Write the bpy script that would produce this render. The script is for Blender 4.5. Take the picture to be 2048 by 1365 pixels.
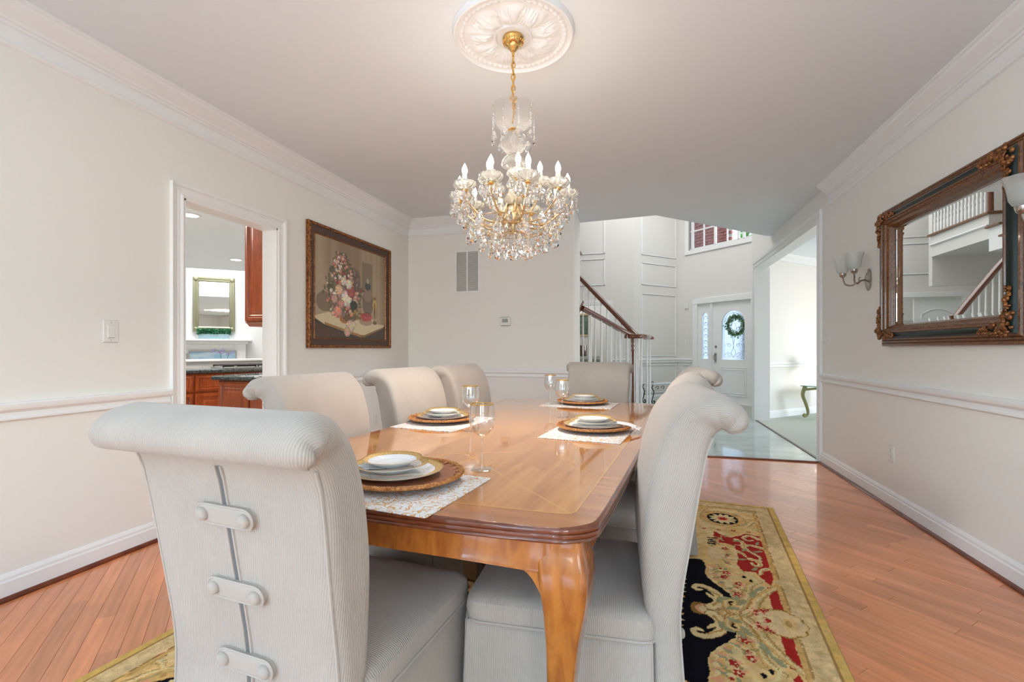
import bpy, math, random
import numpy as np
from mathutils import Vector, Matrix
random.seed(7)
R = math.radians
SC = bpy.context.scene
COL = SC.collection
for o in list(bpy.data.objects): bpy.data.objects.remove(o)

# ------------------------------------------------------------------ camera
TH = R(15.36); F = 950.0; CH = 1.15; HY = 698.0
cam = bpy.data.cameras.new('camera'); cam.sensor_width = 36; cam.lens = F/2048*36
cam.shift_y = (HY-682.5)/2048; cam.clip_start = .05; cam.clip_end = 200
camo = bpy.data.objects.new('camera', cam); COL.objects.link(camo)
camo.location = (0, 0, CH); camo.rotation_euler = (R(90), 0, TH); SC.camera = camo
# ------------------------------------------------------------------ world + view
w = bpy.data.worlds.new('world'); SC.world = w; w.use_nodes = True
nt = w.node_tree; bg = nt.nodes['Background']
sky = nt.nodes.new('ShaderNodeTexSky'); sky.sky_type = 'NISHITA'; sky.sun_elevation = R(38); sky.sun_rotation = R(150); sky.sun_disc = False
nt.links.new(sky.outputs[0], bg.inputs[0]); bg.inputs[1].default_value = 0.7
SC.view_settings.view_transform = 'Standard'; SC.view_settings.look = 'None'
SC.view_settings.gamma = 1; SC.view_settings.use_curve_mapping = False
SC.view_settings.exposure = 0.28
# ------------------------------------------------------------------ lights (area lights added for daylight and room fill)
def area(name, loc, rot, sx, sy, power, col=(1, 1, 1), spread=180):
    l = bpy.data.lights.new(name, 'AREA'); l.shape = 'RECTANGLE'; l.size = sx; l.size_y = sy
    l.energy = power; l.color = col; l.spread = R(spread)
    o = bpy.data.objects.new(name, l); COL.objects.link(o); o.location = loc; o.rotation_euler = rot
    return o
def point(name, loc, power, col=(1, .8, .6), rad=.03, parent=None):
    l = bpy.data.lights.new(name, 'POINT'); l.energy = power; l.color = col; l.shadow_soft_size = rad
    o = bpy.data.objects.new(name, l); COL.objects.link(o); o.location = loc
    if parent: o.parent = parent
    return o
DAY = (.42, .73, 1.0)
area('window_daylight', (-1.75, -5.42, 1.55), (R(92), 0, 0), 1.3, 1.9, 25, DAY)  # light for an invented window behind the camera
area('window_daylight', (.55, -5.42, 1.55), (R(92), 0, 0), 1.3, 1.9, 25, DAY)  # second invented window behind the camera
area('window_daylight', (-2.74, -3.0, 1.55), (R(90), 0, R(-90)), 1.8, 1.9, 76, DAY)  # added side light from an unseen window, brightens the right wall
area('window_daylight', (1.67, -3.0, 1.55), (R(90), 0, R(90)), 1.8, 1.9, 14, DAY)  # weaker added side light, aimed at the left wall
area('bounced_room_light', (-.4, -1.9, 1.0), (R(180), 0, 0), 2.6, 1.4, 58, (.46, .77, 1))  # added uplight behind the camera, brightens the ceiling
area('foyer_daylight', (.2, 9.0, 5.2), (0, 0, 0), 3.0, 2.6, 72, (.94, .95, .97))  # added panel under the high ceiling, fills the foyer
area('living_daylight', (6.3, 7.5, 1.6), (R(90), 0, R(90)), 2.4, 1.8, 75, (.95, .96, 1))  # area light added for an unseen living room window
area('kitchen_light', (-5.2, 3.2, 2.68), (0, 0, 0), 1.6, 1.0, 95, (1, .95, .88))  # added overhead panel, fills the kitchen besides its can lights
area('family_daylight', (-9.3, 8.6, 4.1), (R(-12), R(-8), 0), 2.6, 1.8, 165, (.98, .99, 1))  # added overhead light to brighten the family room wall
area('study_daylight', (-1.5, 13.9, 1.9), (R(90), 0, R(180)), 1.6, 1.6, 30, (1, .99, .96))

# ------------------------------------------------------------------ coordinates
def P(px, zc):
    xc = (px-1024)/F*zc
    return (xc*math.cos(TH)-zc*math.sin(TH), xc*math.sin(TH)+zc*math.cos(TH))
def on_z(px, py, z):
    zc = F*(CH-z)/(py-HY); x, y = P(px, zc); return x, y
# ------------------------------------------------------------------ materials
def srgb(r, g, b):
    f = lambda c: (c/255/12.92) if c/255 <= .04045 else ((c/255+.055)/1.055)**2.4
    return (f(r), f(g), f(b), 1)
MATS = {}
def mat(name, col, rough=.5, metal=0, trans=0, ior=1.45, coat=0, spec=.5, emit=None, es=0, noise=None, bump=None, sub=0, sheen=0, alpha=1):
    m = bpy.data.materials.new(name); m.use_nodes = True; n = m.node_tree; b = n.nodes['Principled BSDF']
    c = col if len(col) == 4 else (*col, 1)
    b.inputs['Base Color'].default_value = c; b.inputs['Roughness'].default_value = rough
    b.inputs['Metallic'].default_value = metal; b.inputs['Transmission Weight'].default_value = trans
    b.inputs['IOR'].default_value = ior; b.inputs['Coat Weight'].default_value = coat; b.inputs['Coat Roughness'].default_value = .04
    b.inputs['Specular IOR Level'].default_value = spec; b.inputs['Sheen Weight'].default_value = sheen
    b.inputs['Alpha'].default_value = alpha
    if emit: b.inputs['Emission Color'].default_value = (*emit[:3], 1); b.inputs['Emission Strength'].default_value = es
    tc = n.nodes.new('ShaderNodeTexCoord')
    if noise:
        sc, c2, stretch, det = noise
        mp = n.nodes.new('ShaderNodeMapping'); mp.inputs['Scale'].default_value = stretch
        n.links.new(tc.outputs['Object'], mp.inputs[0])
        t = n.nodes.new('ShaderNodeTexNoise'); t.inputs['Scale'].default_value = sc; t.inputs['Detail'].default_value = det
        n.links.new(mp.outputs[0], t.inputs[0])
        r = n.nodes.new('ShaderNodeValToRGB'); r.color_ramp.elements[0].position = .35; r.color_ramp.elements[1].position = .65
        r.color_ramp.elements[0].color = c; r.color_ramp.elements[1].color = c2
        n.links.new(t.outputs['Fac'], r.inputs[0]); n.links.new(r.outputs[0], b.inputs['Base Color'])
    if bump:
        t = n.nodes.new('ShaderNodeTexNoise'); t.inputs['Scale'].default_value = bump[0]; t.inputs['Detail'].default_value = 3
        n.links.new(tc.outputs['Object'], t.inputs[0])
        bp = n.nodes.new('ShaderNodeBump'); bp.inputs['Strength'].default_value = bump[1]; bp.inputs['Distance'].default_value = bump[2]
        n.links.new(t.outputs['Fac'], bp.inputs['Height']); n.links.new(bp.outputs[0], b.inputs['Normal'])
    MATS[name] = m
    return m
def vcol_mat(name, rough=.5, coat=0, noise=None, bump=None, spec=.5, grain=None):
    m = mat(name, (1, 1, 1), rough=rough, coat=coat, spec=spec, bump=bump); n = m.node_tree; b = n.nodes['Principled BSDF']
    a = n.nodes.new('ShaderNodeVertexColor'); a.layer_name = 'Col'
    src = a.outputs[0]
    if noise:
        tc = n.nodes.new('ShaderNodeTexCoord'); mp = n.nodes.new('ShaderNodeMapping')
        mp.inputs['Scale'].default_value = noise[1]; mp.inputs['Rotation'].default_value = (0, 0, noise[4] if len(noise) > 4 else 0)
        m0 = n.nodes.new('ShaderNodeMapping'); m0.inputs['Rotation'].default_value = (0, 0, noise[4] if len(noise) > 4 else 0); mp.inputs['Rotation'].default_value = (0, 0, 0)
        n.links.new(tc.outputs['Object'], m0.inputs[0]); n.links.new(m0.outputs[0], mp.inputs[0])
        t = n.nodes.new('ShaderNodeTexNoise'); t.inputs['Scale'].default_value = noise[0]; t.inputs['Detail'].default_value = 5
        n.links.new(mp.outputs[0], t.inputs[0])
        mr = n.nodes.new('ShaderNodeMapRange'); mr.inputs[1].default_value = .3; mr.inputs[2].default_value = .7
        mr.inputs[3].default_value = noise[2]; mr.inputs[4].default_value = noise[3]
        n.links.new(t.outputs['Fac'], mr.inputs[0])
        mx = n.nodes.new('ShaderNodeMix'); mx.data_type = 'RGBA'; mx.blend_type = 'MULTIPLY'; mx.inputs[0].default_value = 1
        n.links.new(src, mx.inputs[6]); n.links.new(mr.outputs[0], mx.inputs[7]); src = mx.outputs[2]
    n.links.new(src, b.inputs['Base Color'])
    return m
M_wall = mat('wall_paint', (.90, .885, .835), .75, bump=(60, .04, .002))
M_ceil = mat('ceiling_paint', (.865, .91, .94), .85, bump=(50, .04, .002))
M_trim = mat('trim_paint', (.92, .92, .91), .4)
M_white = mat('white_wall', (.88, .88, .87), .7)
M_foy = mat('foyer_paint', (.82, .795, .75), .7)
M_plastic = mat('ivory_plastic', (.85, .84, .80), .35)
M_dark = mat('dark_gap', (.03, .02, .015), .8)
M_grout = mat('subfloor', (.10, .035, .02), .8)
M_marbgrout = mat('marble_grout', (.45, .50, .47), .4)
M_plank = vcol_mat('cherry_plank', .2, coat=.5, noise=(3.2, (1, 14, 1), .84, 1.10, R(45)), spec=.4)
M_marble = mat('green_marble', (.50, .58, .545), .05, noise=(1.6, (.38, .455, .425, 1), (1, 2.2, 1), 8), spec=.6)
M_shoe = mat('cherry_shoe_moulding', srgb(126, 58, 28), .3, coat=.3, noise=(12, srgb(96, 40, 20), (1, 1, 1), 3))
M_carpet = mat('green_carpet', (.52, .55, .485), .95, bump=(300, .4, .01))
def wood(name, c1, c2, rough, coat, scale, stretch, rot=0, dist=2.0):
    m = mat(name, c1, rough, coat=coat); n = m.node_tree; b = n.nodes['Principled BSDF']
    tc = n.nodes.new('ShaderNodeTexCoord'); mp = n.nodes.new('ShaderNodeMapping'); mp.inputs['Scale'].default_value = stretch
    mp.inputs['Rotation'].default_value = (0, 0, rot)
    n.links.new(tc.outputs['Object'], mp.inputs[0])
    t = n.nodes.new('ShaderNodeTexNoise'); t.inputs['Scale'].default_value = scale; t.inputs['Detail'].default_value = 6; t.inputs['Distortion'].default_value = dist
    n.links.new(mp.outputs[0], t.inputs[0])
    r = n.nodes.new('ShaderNodeValToRGB'); r.color_ramp.elements[0].position = .3; r.color_ramp.elements[1].position = .72
    r.color_ramp.elements[0].color = c2; r.color_ramp.elements[1].color = c1 if len(c1) == 4 else (*c1, 1)
    n.links.new(t.outputs['Fac'], r.inputs[0]); n.links.new(r.outputs[0], b.inputs['Base Color'])
    return m
M_table = wood('table_veneer', srgb(222, 152, 74), srgb(184, 112, 48), .09, 1.0, 3.0, (8, .8, 1), 0, .25)
M_band = wood('table_crossband', srgb(204, 128, 62), srgb(164, 92, 40), .09, 1.0, 3, (1, 8, 1), 0, .3)
M_edge = wood('table_edge', srgb(128, 66, 36), srgb(92, 42, 22), .2, .8, 4, (3, 3, 10))
M_leg = wood('table_leg_wood', srgb(190, 116, 46), srgb(148, 78, 28), .18, .8, 4, (6, 6, 1.2))
M_inlay = mat('string_inlay', srgb(222, 166, 84), .15, coat=.8)
M_cab = wood('cherry_cabinet', srgb(172, 84, 36), srgb(132, 56, 24), .28, .4, 3, (6, 6, 1))
M_rail = wood('stair_rail_wood', srgb(128, 70, 40), srgb(92, 46, 26), .22, .5, 5, (4, 4, 4))
M_tread = wood('stair_tread_wood', srgb(140, 104, 74), srgb(108, 76, 52), .35, .2, 5, (4, 4, 4))
M_granite = mat('black_granite', (.02, .024, .026), .05, noise=(60, (.10, .12, .12, 1), (1, 1, 1), 4), spec=.8)
M_steel = mat('brushed_steel', (.6, .6, .6), .3, 1)
M_iron = mat('black_iron', (.03, .028, .026), .4, .6)
M_nickel = mat('pewter_metal', (.46, .43, .40), .25, 1)
M_brass = mat('polished_brass', (.80, .50, .17), .16, 1)
M_gold = mat('antique_gold', (.66, .50, .29), .32, 1)
M_goldrim = mat('gold_band', srgb(205, 165, 90), .28, .75)
M_goldtex = mat('gold_patterned_band', srgb(200, 160, 88), .4, .55, noise=(180, srgb(226, 198, 140), (1, 1, 1), 2))
M_china = mat('white_china', (.86, .88, .90), .06, spec=.6)
M_glass = mat('clear_glass', (1, 1, 1), .0, trans=1, ior=1.46)
def thin_glass(name, f=.08, tint=(.96, .97, .97)):
    m = bpy.data.materials.new(name); m.use_nodes = True; n = m.node_tree; n.nodes.clear()
    o = n.nodes.new('ShaderNodeOutputMaterial'); t = n.nodes.new('ShaderNodeBsdfTransparent'); t.inputs[0].default_value = (*tint, 1)
    g = n.nodes.new('ShaderNodeBsdfGlossy'); g.inputs['Roughness'].default_value = .01; g.inputs[0].default_value = (1, 1, 1, 1)
    l = n.nodes.new('ShaderNodeLayerWeight'); l.inputs[0].default_value = .5
    pw_ = n.nodes.new('ShaderNodeMath'); pw_.operation = 'POWER'; pw_.inputs[1].default_value = 2.6; n.links.new(l.outputs['Facing'], pw_.inputs[0])
    mr = n.nodes.new('ShaderNodeMapRange'); mr.inputs[3].default_value = f; mr.inputs[4].default_value = .85; n.links.new(pw_.outputs[0], mr.inputs[0])
    x = n.nodes.new('ShaderNodeMixShader'); n.links.new(mr.outputs[0], x.inputs[0]); n.links.new(t.outputs[0], x.inputs[1]); n.links.new(g.outputs[0], x.inputs[2]); n.links.new(x.outputs[0], o.inputs[0])
    return m
M_thin = thin_glass('thin_goblet_glass')
M_crystal = mat('cut_crystal', (1, .99, .97), .0, trans=1, ior=1.52)
M_frost = mat('etched_glass', (.93, .95, .92), .35, trans=.75, ior=1.3)
M_milk = mat('milky_glass', (.97, .95, .9), .15, trans=.78, ior=1.35)
M_vase = mat('engraved_glass', (.97, .95, .91), .12, trans=.93, ior=1.3, bump=(120, .5, .004))
M_bulb = mat('bulb_glow', (1, .9, .75), .4, emit=(1, .86, .66), es=14)
M_canlight = mat('can_light_glow', (1, 1, 1), .5, emit=(1, .96, .9), es=9)
M_frame = wood('antique_frame', srgb(146, 92, 44), srgb(66, 34, 16), .35, .3, 12, (3, 3, 3), 0, 3)
M_framegold = mat('gilded_carving', srgb(164, 106, 56), .38, .45, noise=(60, srgb(84, 44, 20), (1, 1, 1), 4))
M_green = mat('dark_green_cove', (.012, .02, .016), .38, spec=.35)
M_cove = wood('dark_burl_cove', srgb(86, 46, 24), srgb(40, 20, 10), .3, .3, 14, (3, 3, 3), 0, 3)
M_mirror = mat('mirror_silver', (.93, .94, .93), .0, 1)
M_sage = mat('sage_gold_frame', srgb(158, 156, 128), .35, .4)
M_aqua = mat('pale_blue_planter', srgb(178, 214, 224), .4)
M_leaf = mat('green_leaves', (.05, .30, .14), .5, noise=(30, (.02, .14, .06, 1), (1, 1, 1), 3))
M_leaf2 = mat('wreath_leaves', (.36, .60, .22), .5, noise=(30, (.14, .34, .10, 1), (1, 1, 1), 3))
M_violet = mat('violet_petals', (.38, .30, .62), .6)
M_sea = mat('fire_screen_picture', srgb(150, 190, 214), .5, noise=(3, srgb(196, 216, 222), (1, 1, 4), 4))
M_wicker = mat('wicker', srgb(212, 148, 84), .5, noise=(120, srgb(158, 94, 48), (1, 1, 1), 3), bump=(160, .8, .004))
M_wickerd = mat('dark_wicker', srgb(138, 82, 54), .4, noise=(40, srgb(168, 108, 74), (1, 1, 1), 4), bump=(120, .6, .003))
M_linen = mat('white_linen', (.74, .735, .73), .8, bump=(400, .2, .001))
M_lamp = mat('lamp_shade', (.9, .86, .78), .8, emit=(1, .9, .75), es=1.2)
M_art = vcol_mat('oil_painting', .35, coat=.3)
M_rugm = vcol_mat('wool_rug', .95, noise=(26, (1, 1, 1), .82, 1.1), bump=(420, .5, .006), spec=.1)
M_rugside = mat('rug_side', srgb(170, 142, 78), .95)
M_sofa = mat('sage_upholstery', (.28, .33, .27), .9)
M_espresso = mat('espresso_wood', (.08, .045, .03), .4)
M_brick = mat('red_brick', srgb(196, 126, 112), .9, noise=(14, srgb(152, 98, 92), (1, 1, 1), 4))
M_mortar = mat('mortar', (.75, .73, .70), .9)
M_tabgreen = mat('verdigris_metal', srgb(140, 138, 92), .45, .3)
M_tabglass = mat('green_glass', (.55, .85, .75), .02, trans=.85, ior=1.4)
M_vent = mat('vent_paint', (.74, .72, .69), .5)
M_ventdark = mat('vent_shadow', (.42, .40, .38), .8)
M_lcd = mat('lcd_screen', (.33, .38, .34), .3)
M_land = mat('landscape_print', (.07, .12, .07), .4, noise=(6, (.20, .26, .22, 1), (1, 1, 3), 5))

def fabric(name, col):
    m = mat(name, col, .9, sheen=.25, spec=.2); n = m.node_tree; b = n.nodes['Principled BSDF']
    uv = n.nodes.new('ShaderNodeUVMap'); uv.uv_map = 'UVMap'
    sp = n.nodes.new('ShaderNodeSeparateXYZ'); n.links.new(uv.outputs[0], sp.inputs[0])
    mu = n.nodes.new('ShaderNodeMath'); mu.operation = 'MULTIPLY'; mu.inputs[1].default_value = 2*math.pi/.0052
    n.links.new(sp.outputs[0], mu.inputs[0])
    si = n.nodes.new('ShaderNodeMath'); si.operation = 'SINE'; n.links.new(mu.outputs[0], si.inputs[0])
    mr = n.nodes.new('ShaderNodeMapRange'); mr.inputs[1].default_value = -1; mr.inputs[2].default_value = .2
    mr.inputs[3].default_value = .87; mr.inputs[4].default_value = 1.0; n.links.new(si.outputs[0], mr.inputs[0])
    tc = n.nodes.new('ShaderNodeTexCoord'); t = n.nodes.new('ShaderNodeTexNoise'); t.inputs['Scale'].default_value = 5; t.inputs['Detail'].default_value = 4
    n.links.new(tc.outputs['Object'], t.inputs[0])
    m2 = n.nodes.new('ShaderNodeMapRange'); m2.inputs[1].default_value = .3; m2.inputs[2].default_value = .7; m2.inputs[3].default_value = .93; m2.inputs[4].default_value = 1.04
    n.links.new(t.outputs['Fac'], m2.inputs[0])
    mm = n.nodes.new('ShaderNodeMath'); mm.operation = 'MULTIPLY'; n.links.new(mr.outputs[0], mm.inputs[0]); n.links.new(m2.outputs[0], mm.inputs[1])
    mx = n.nodes.new('ShaderNodeMix'); mx.data_type = 'RGBA'; mx.blend_type = 'MULTIPLY'; mx.inputs[0].default_value = 1
    mx.inputs[6].default_value = (*col, 1); n.links.new(mm.outputs[0], mx.inputs[7]); n.links.new(mx.outputs[2], b.inputs['Base Color'])
    ad = n.nodes.new('ShaderNodeMath'); ad.operation = 'MULTIPLY_ADD'; ad.inputs[1].default_value = .0006
    t2 = n.nodes.new('ShaderNodeMath'); t2.operation = 'MULTIPLY'; t2.inputs[1].default_value = .012
    n.links.new(t.outputs['Fac'], t2.inputs[0]); n.links.new(si.outputs[0], ad.inputs[0]); n.links.new(t2.outputs[0], ad.inputs[2])
    bp = n.nodes.new('ShaderNodeBump'); bp.inputs['Strength'].default_value = .5; bp.inputs['Distance'].default_value = 1
    n.links.new(ad.outputs[0], bp.inputs['Height']); n.links.new(bp.outputs[0], b.inputs['Normal'])
    return m
M_fab = fabric('ribbed_cotton', (.475, .415, .36))
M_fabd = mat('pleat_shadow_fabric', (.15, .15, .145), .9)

def mat_placemat():
    m = mat('block_printed_cotton', (.86, .85, .84), .85); n = m.node_tree; b = n.nodes['Principled BSDF']
    tc = n.nodes.new('ShaderNodeTexCoord')
    v = n.nodes.new('ShaderNodeTexNoise'); v.inputs['Scale'].default_value = 24; v.inputs['Detail'].default_value = 1; v.inputs['Distortion'].default_value = 2.5
    n.links.new(tc.outputs['Object'], v.inputs[0])
    r = n.nodes.new('ShaderNodeValToRGB'); e = r.color_ramp.elements
    e[0].position = .0; e[0].color = (0, 0, 0, 1); e[1].position = .47; e[1].color = (0, 0, 0, 1)
    for p, c in ((.49, 1), (.555, 1), (.575, 0)):
        q = r.color_ramp.elements.new(p); q.color = (c, c, c, 1)
    n.links.new(v.outputs['Fac'], r.inputs[0])
    mx = n.nodes.new('ShaderNodeMix'); mx.data_type = 'RGBA'
    mx.inputs[6].default_value = (.70, .70, .70, 1); mx.inputs[7].default_value = srgb(204, 160, 112)
    n.links.new(r.outputs[0], mx.inputs[0]); n.links.new(mx.outputs[2], b.inputs['Base Color'])
    return m
M_mat = mat_placemat()

# ------------------------------------------------------------------ mesh builder
class MB:
    def __init__(s): s.v = []; s.f = []; s.uv = []; s.mi = []
    def add(s, vs, fs, uvs=None, mi=0):
        k = len(s.v); s.v += [tuple(p) for p in vs]
        for i, f in enumerate(fs):
            s.f.append([a+k for a in f]); s.mi.append(mi)
            s.uv.append(uvs[i] if uvs else None)
        return s
    def xf(s, M, k=0):
        for i in range(k, len(s.v)): s.v[i] = tuple(M @ Vector(s.v[i]))
        return s
    def box(s, x0, x1, y0, y1, z0, z1, mi=0):
        x0, x1 = sorted((x0, x1)); y0, y1 = sorted((y0, y1)); z0, z1 = sorted((z0, z1))
        return s.add([(x0, y0, z0), (x1, y0, z0), (x1, y1, z0), (x0, y1, z0), (x0, y0, z1), (x1, y0, z1), (x1, y1, z1), (x0, y1, z1)],
              [(0, 3, 2, 1), (4, 5, 6, 7), (0, 1, 5, 4), (1, 2, 6, 5), (2, 3, 7, 6), (3, 0, 4, 7)], mi=mi)
    def bbox(s, x0, x1, y0, y1, z0, z1, b=.004, mi=0):      # chamfered box
        x0, x1 = sorted((x0, x1)); y0, y1 = sorted((y0, y1)); z0, z1 = sorted((z0, z1))
        b = min(b, (x1-x0)*.45, (y1-y0)*.45, (z1-z0)*.45)
        rings = []
        for z, i in ((z0, b), (z0+b, 0), (z1-b, 0), (z1, b)):
            a0, a1, c0, c1 = x0+i, x1-i, y0+i, y1-i
            rings.append([(a0+b*.5, c0, z), (a1-b*.5, c0, z), (a1, c0+b*.5, z), (a1, c1-b*.5, z), (a1-b*.5, c1, z), (a0+b*.5, c1, z), (a0, c1-b*.5, z), (a0, c0+b*.5, z)])
        return s.loft(rings, True, True, mi=mi)
    def loft(s, rings, cap0=False, cap1=False, closed=True, uvs=None, mi=0):
        n = len(rings[0]); vs = [p for r in rings for p in r]; fs = []; uu = []
        for i in range(len(rings)-1):
            for j in range(n if closed else n-1):
                k = (j+1) % n
                fs.append((i*n+j, i*n+k, (i+1)*n+k, (i+1)*n+j))
                if uvs:
                    a, b = uvs[i], uvs[i+1]
                    jj = j+1
                    uu.append([a[j], a[jj], b[jj], b[j]])
        if cap0: fs.append(tuple(range(n))[::-1]); uu.append([(p[0], p[1]) for p in rings[0]][::-1]) if uvs else None
        if cap1: fs.append(tuple((len(rings)-1)*n+j for j in range(n))); uu.append([(p[0], p[1]) for p in rings[-1]]) if uvs else None
        return s.add(vs, fs, uu if uvs else None, mi=mi)
    def lathe(s, prof, n=24, c=(0, 0, 0), mod=None, mi=0, cap=False):
        rings = []
        for i, (r, z) in enumerate(prof):
            ring = []
            for j in range(n):
                a = 2*math.pi*j/n; rr = r; zz = z
                if mod: rr, zz = mod(i, a, r, z)
                ring.append((c[0]+rr*math.cos(a), c[1]+rr*math.sin(a), c[2]+zz))
            rings.append(ring)
        return s.loft(rings, cap, cap, mi=mi)
    def tube(s, pts, r, n=8, closed=False, cap=True, mi=0, flat=1.0):
        pts = [Vector(p) for p in pts]; N = len(pts); rings = []
        up = None
        for i in range(N):
            a = pts[(i-1) % N] if (closed or i > 0) else pts[0]
            b = pts[(i+1) % N] if (closed or i < N-1) else pts[-1]
            t = (b-a); t = t.normalized() if t.length > 1e-9 else Vector((0, 0, 1))
            if up is None:
                up = Vector((0, 0, 1)) if abs(t.z) < .9 else Vector((1, 0, 0))
            x = t.cross(up)
            if x.length < 1e-5: x = t.cross(Vector((0, 1, 0)))
            x.normalize(); y = x.cross(t).normalized(); up = y
            rr = r[i] if isinstance(r, (list, tuple)) else r
            rings.append([tuple(pts[i]+x*(rr*math.cos(2*math.pi*j/n))+y*(rr*flat*math.sin(2*math.pi*j/n))) for j in range(n)])
        if closed: rings.append(rings[0])
        return s.loft(rings, cap and not closed, cap and not closed, mi=mi)
    def sweep(s, prof, p0, p1, nrm, mi=0):
        """prof: (outward, height) pairs; extruded from p0 to p1, nrm = 2D outward direction"""
        rings = []
        for p in (p0, p1):
            rings.append([(p[0]+nrm[0]*a, p[1]+nrm[1]*a, p[2]+b) for a, b in prof])
        return s.loft(rings, True, True, mi=mi)
    def sphere(s, c, r, n=8, m=6, mi=0, sc=(1, 1, 1)):
        prof = [(max(1e-4, r*math.sin(math.pi*i/m)), -r*math.cos(math.pi*i/m)) for i in range(m+1)]
        rings = [[(c[0]+a*math.cos(2*math.pi*j/n)*sc[0], c[1]+a*math.sin(2*math.pi*j/n)*sc[1], c[2]+z*sc[2]) for j in range(n)] for a, z in prof]
        return s.loft(rings, mi=mi)
    def mesh(s, name, mats, smooth=False, angle=None):
        me = bpy.data.meshes.new(name); me.from_pydata(s.v, [], s.f)
        for m in (mats if isinstance(mats, (list, tuple)) else [mats]): me.materials.append(m)
        if any(u is not None for u in s.uv):
            uvl = me.uv_layers.new(name='UVMap'); k = 0
            for f, u in zip(s.f, s.uv):
                for i in range(len(f)):
                    uvl.data[k].uv = u[i] if u else (0, 0); k += 1
        if len(set(s.mi)) > 1:
            me.polygons.foreach_set('material_index', s.mi)
        me.polygons.foreach_set('use_smooth', [bool(smooth)]*len(s.f))
        me.update()
        if smooth and angle: me.set_sharp_from_angle(angle=R(angle))
        return me
    def build(s, name, mats, parent=None, smooth=False, angle=40, fixn=True):
        me = s.mesh(name, mats, smooth, angle)
        if fixn:
            import bmesh
            bm = bmesh.new(); bm.from_mesh(me); bmesh.ops.recalc_face_normals(bm, faces=bm.faces); bm.to_mesh(me); bm.free()
        o = bpy.data.objects.new(name, me); COL.objects.link(o)
        if parent: o.parent = parent
        return o
def link(name, me, parent=None, loc=(0, 0, 0), rot=(0, 0, 0), sc=None):
    o = bpy.data.objects.new(name, me); COL.objects.link(o); o.location = loc; o.rotation_euler = rot
    if sc: o.scale = sc
    if parent: o.parent = parent
    return o
def tag(o, label, cat, group=None):
    o['label'] = label; o['category'] = cat
    if group: o['group'] = group
    return o
def empty(name, loc=(0, 0, 0), rz=0):
    o = bpy.data.objects.new(name, None); COL.objects.link(o); o.location = loc; o.rotation_euler = (0, 0, rz); o.empty_display_size = .1
    return o
def thing(name, label, cat, loc=(0, 0, 0), rz=0, group=None): return tag(empty(name, loc, rz), label, cat, group)
def struct(o): o['kind'] = 'structure'; return o
def copy_tree(o, parent=None):
    c = o.copy(); COL.objects.link(c); c.parent = parent
    for ch in list(o.children): copy_tree(ch, c)
    return c
def smooth_curve(pts, n=6, closed=False):
    pts = [Vector(p) for p in pts]; out = []; N = len(pts)
    rng = range(N) if closed else range(N-1)
    for i in rng:
        g = lambda k: pts[k % N] if closed else pts[max(0, min(N-1, k))]
        a, b, c, d = g(i-1), g(i), g(i+1), g(i+2)
        for j in range(n):
            t = j/n
            out.append(.5*((2*b)+(-a+c)*t+(2*a-5*b+4*c-d)*t*t+(-a+3*b-3*c+d)*t**3))
    if not closed: out.append(pts[-1])
    return out

# ================================================================== SETTING
XL, XR, YB, YF, H = -2.81, 1.74, 5.36, -5.5, 2.74
YT = 5.44                       # wood / marble line
# ---- floors
def clip(poly, a, b, c):        # keep a*x+b*y<=c
    out = []
    for i in range(len(poly)):
        p, q = poly[i], poly[(i+1) % len(poly)]
        dp = a*p[0]+b*p[1]-c; dq = a*q[0]+b*q[1]-c
        if dp <= 0: out.append(p)
        if dp*dq < 0:
            t = dp/(dp-dq); out.append((p[0]+(q[0]-p[0])*t, p[1]+(q[1]-p[1])*t))
    return out
def proj(x, y, z=0):
    xc = x*math.cos(TH)+y*math.sin(TH); zc = -x*math.sin(TH)+y*math.cos(TH)
    if zc < .1: return None
    return 1024+F*xc/zc, HY-F*(z-CH)/zc
def parea(poly):
    return abs(sum(poly[i][0]*poly[(i+1) % len(poly)][1]-poly[(i+1) % len(poly)][0]*poly[i][1] for i in range(len(poly))))/2
floor = struct(MB().box(-2.95, XR+.12, YF-.1, YT, -.06, -.012).build('floor', M_grout))
RUGC = (-.507, 2.309); RUGA = R(-6); RW, RL = 1.245, 1.60
def rug_local(x, y):
    dx, dy = x-RUGC[0], y-RUGC[1]; c, s = math.cos(-RUGA), math.sin(-RUGA)
    return dx*c-dy*s, dx*s+dy*c
pl = []
W = .0675; q = math.sqrt(.5)
ii = -60
rp = random.Random(3)
for i in range(-90, 90):
    s0 = i*W; t = -8+rp.random()
    while t < 8:
        L = rp.uniform(.45, 1.25)
        g = .0006
        c = [(s0+g, t+g), (s0+W-g, t+g), (s0+W-g, t+L-g), (s0+g, t+L-g)]
        poly = [(s*q-u*q, s*q+u*q) for s, u in c]
        for a, b, cc in ((-1, 0, -XL), (1, 0, XR), (0, -1, -YF), (0, 1, YT-.001)):
            if poly: poly = clip(poly, a, b, cc)
        t += L
        if len(poly) < 3 or parea(poly) < 2e-4: continue
        # doorway strip handled by its own threshold
        cx = sum(p[0] for p in poly)/len(poly); cy = sum(p[1] for p in poly)/len(poly)
        u, v = rug_local(cx, cy)
        hid = abs(u) < RW and abs(v) < RL
        pr = [proj(*p) for p in poly]
        area_px = 0
        if all(pr) and not hid:
            pc = [(min(2048, max(0, a)), min(1365, max(0, b))) for a, b in pr]; area_px = parea(pc)
        pl.append((area_px, poly, rp.random(), rp.random()))
pl.sort(key=lambda k: -k[0])
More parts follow.
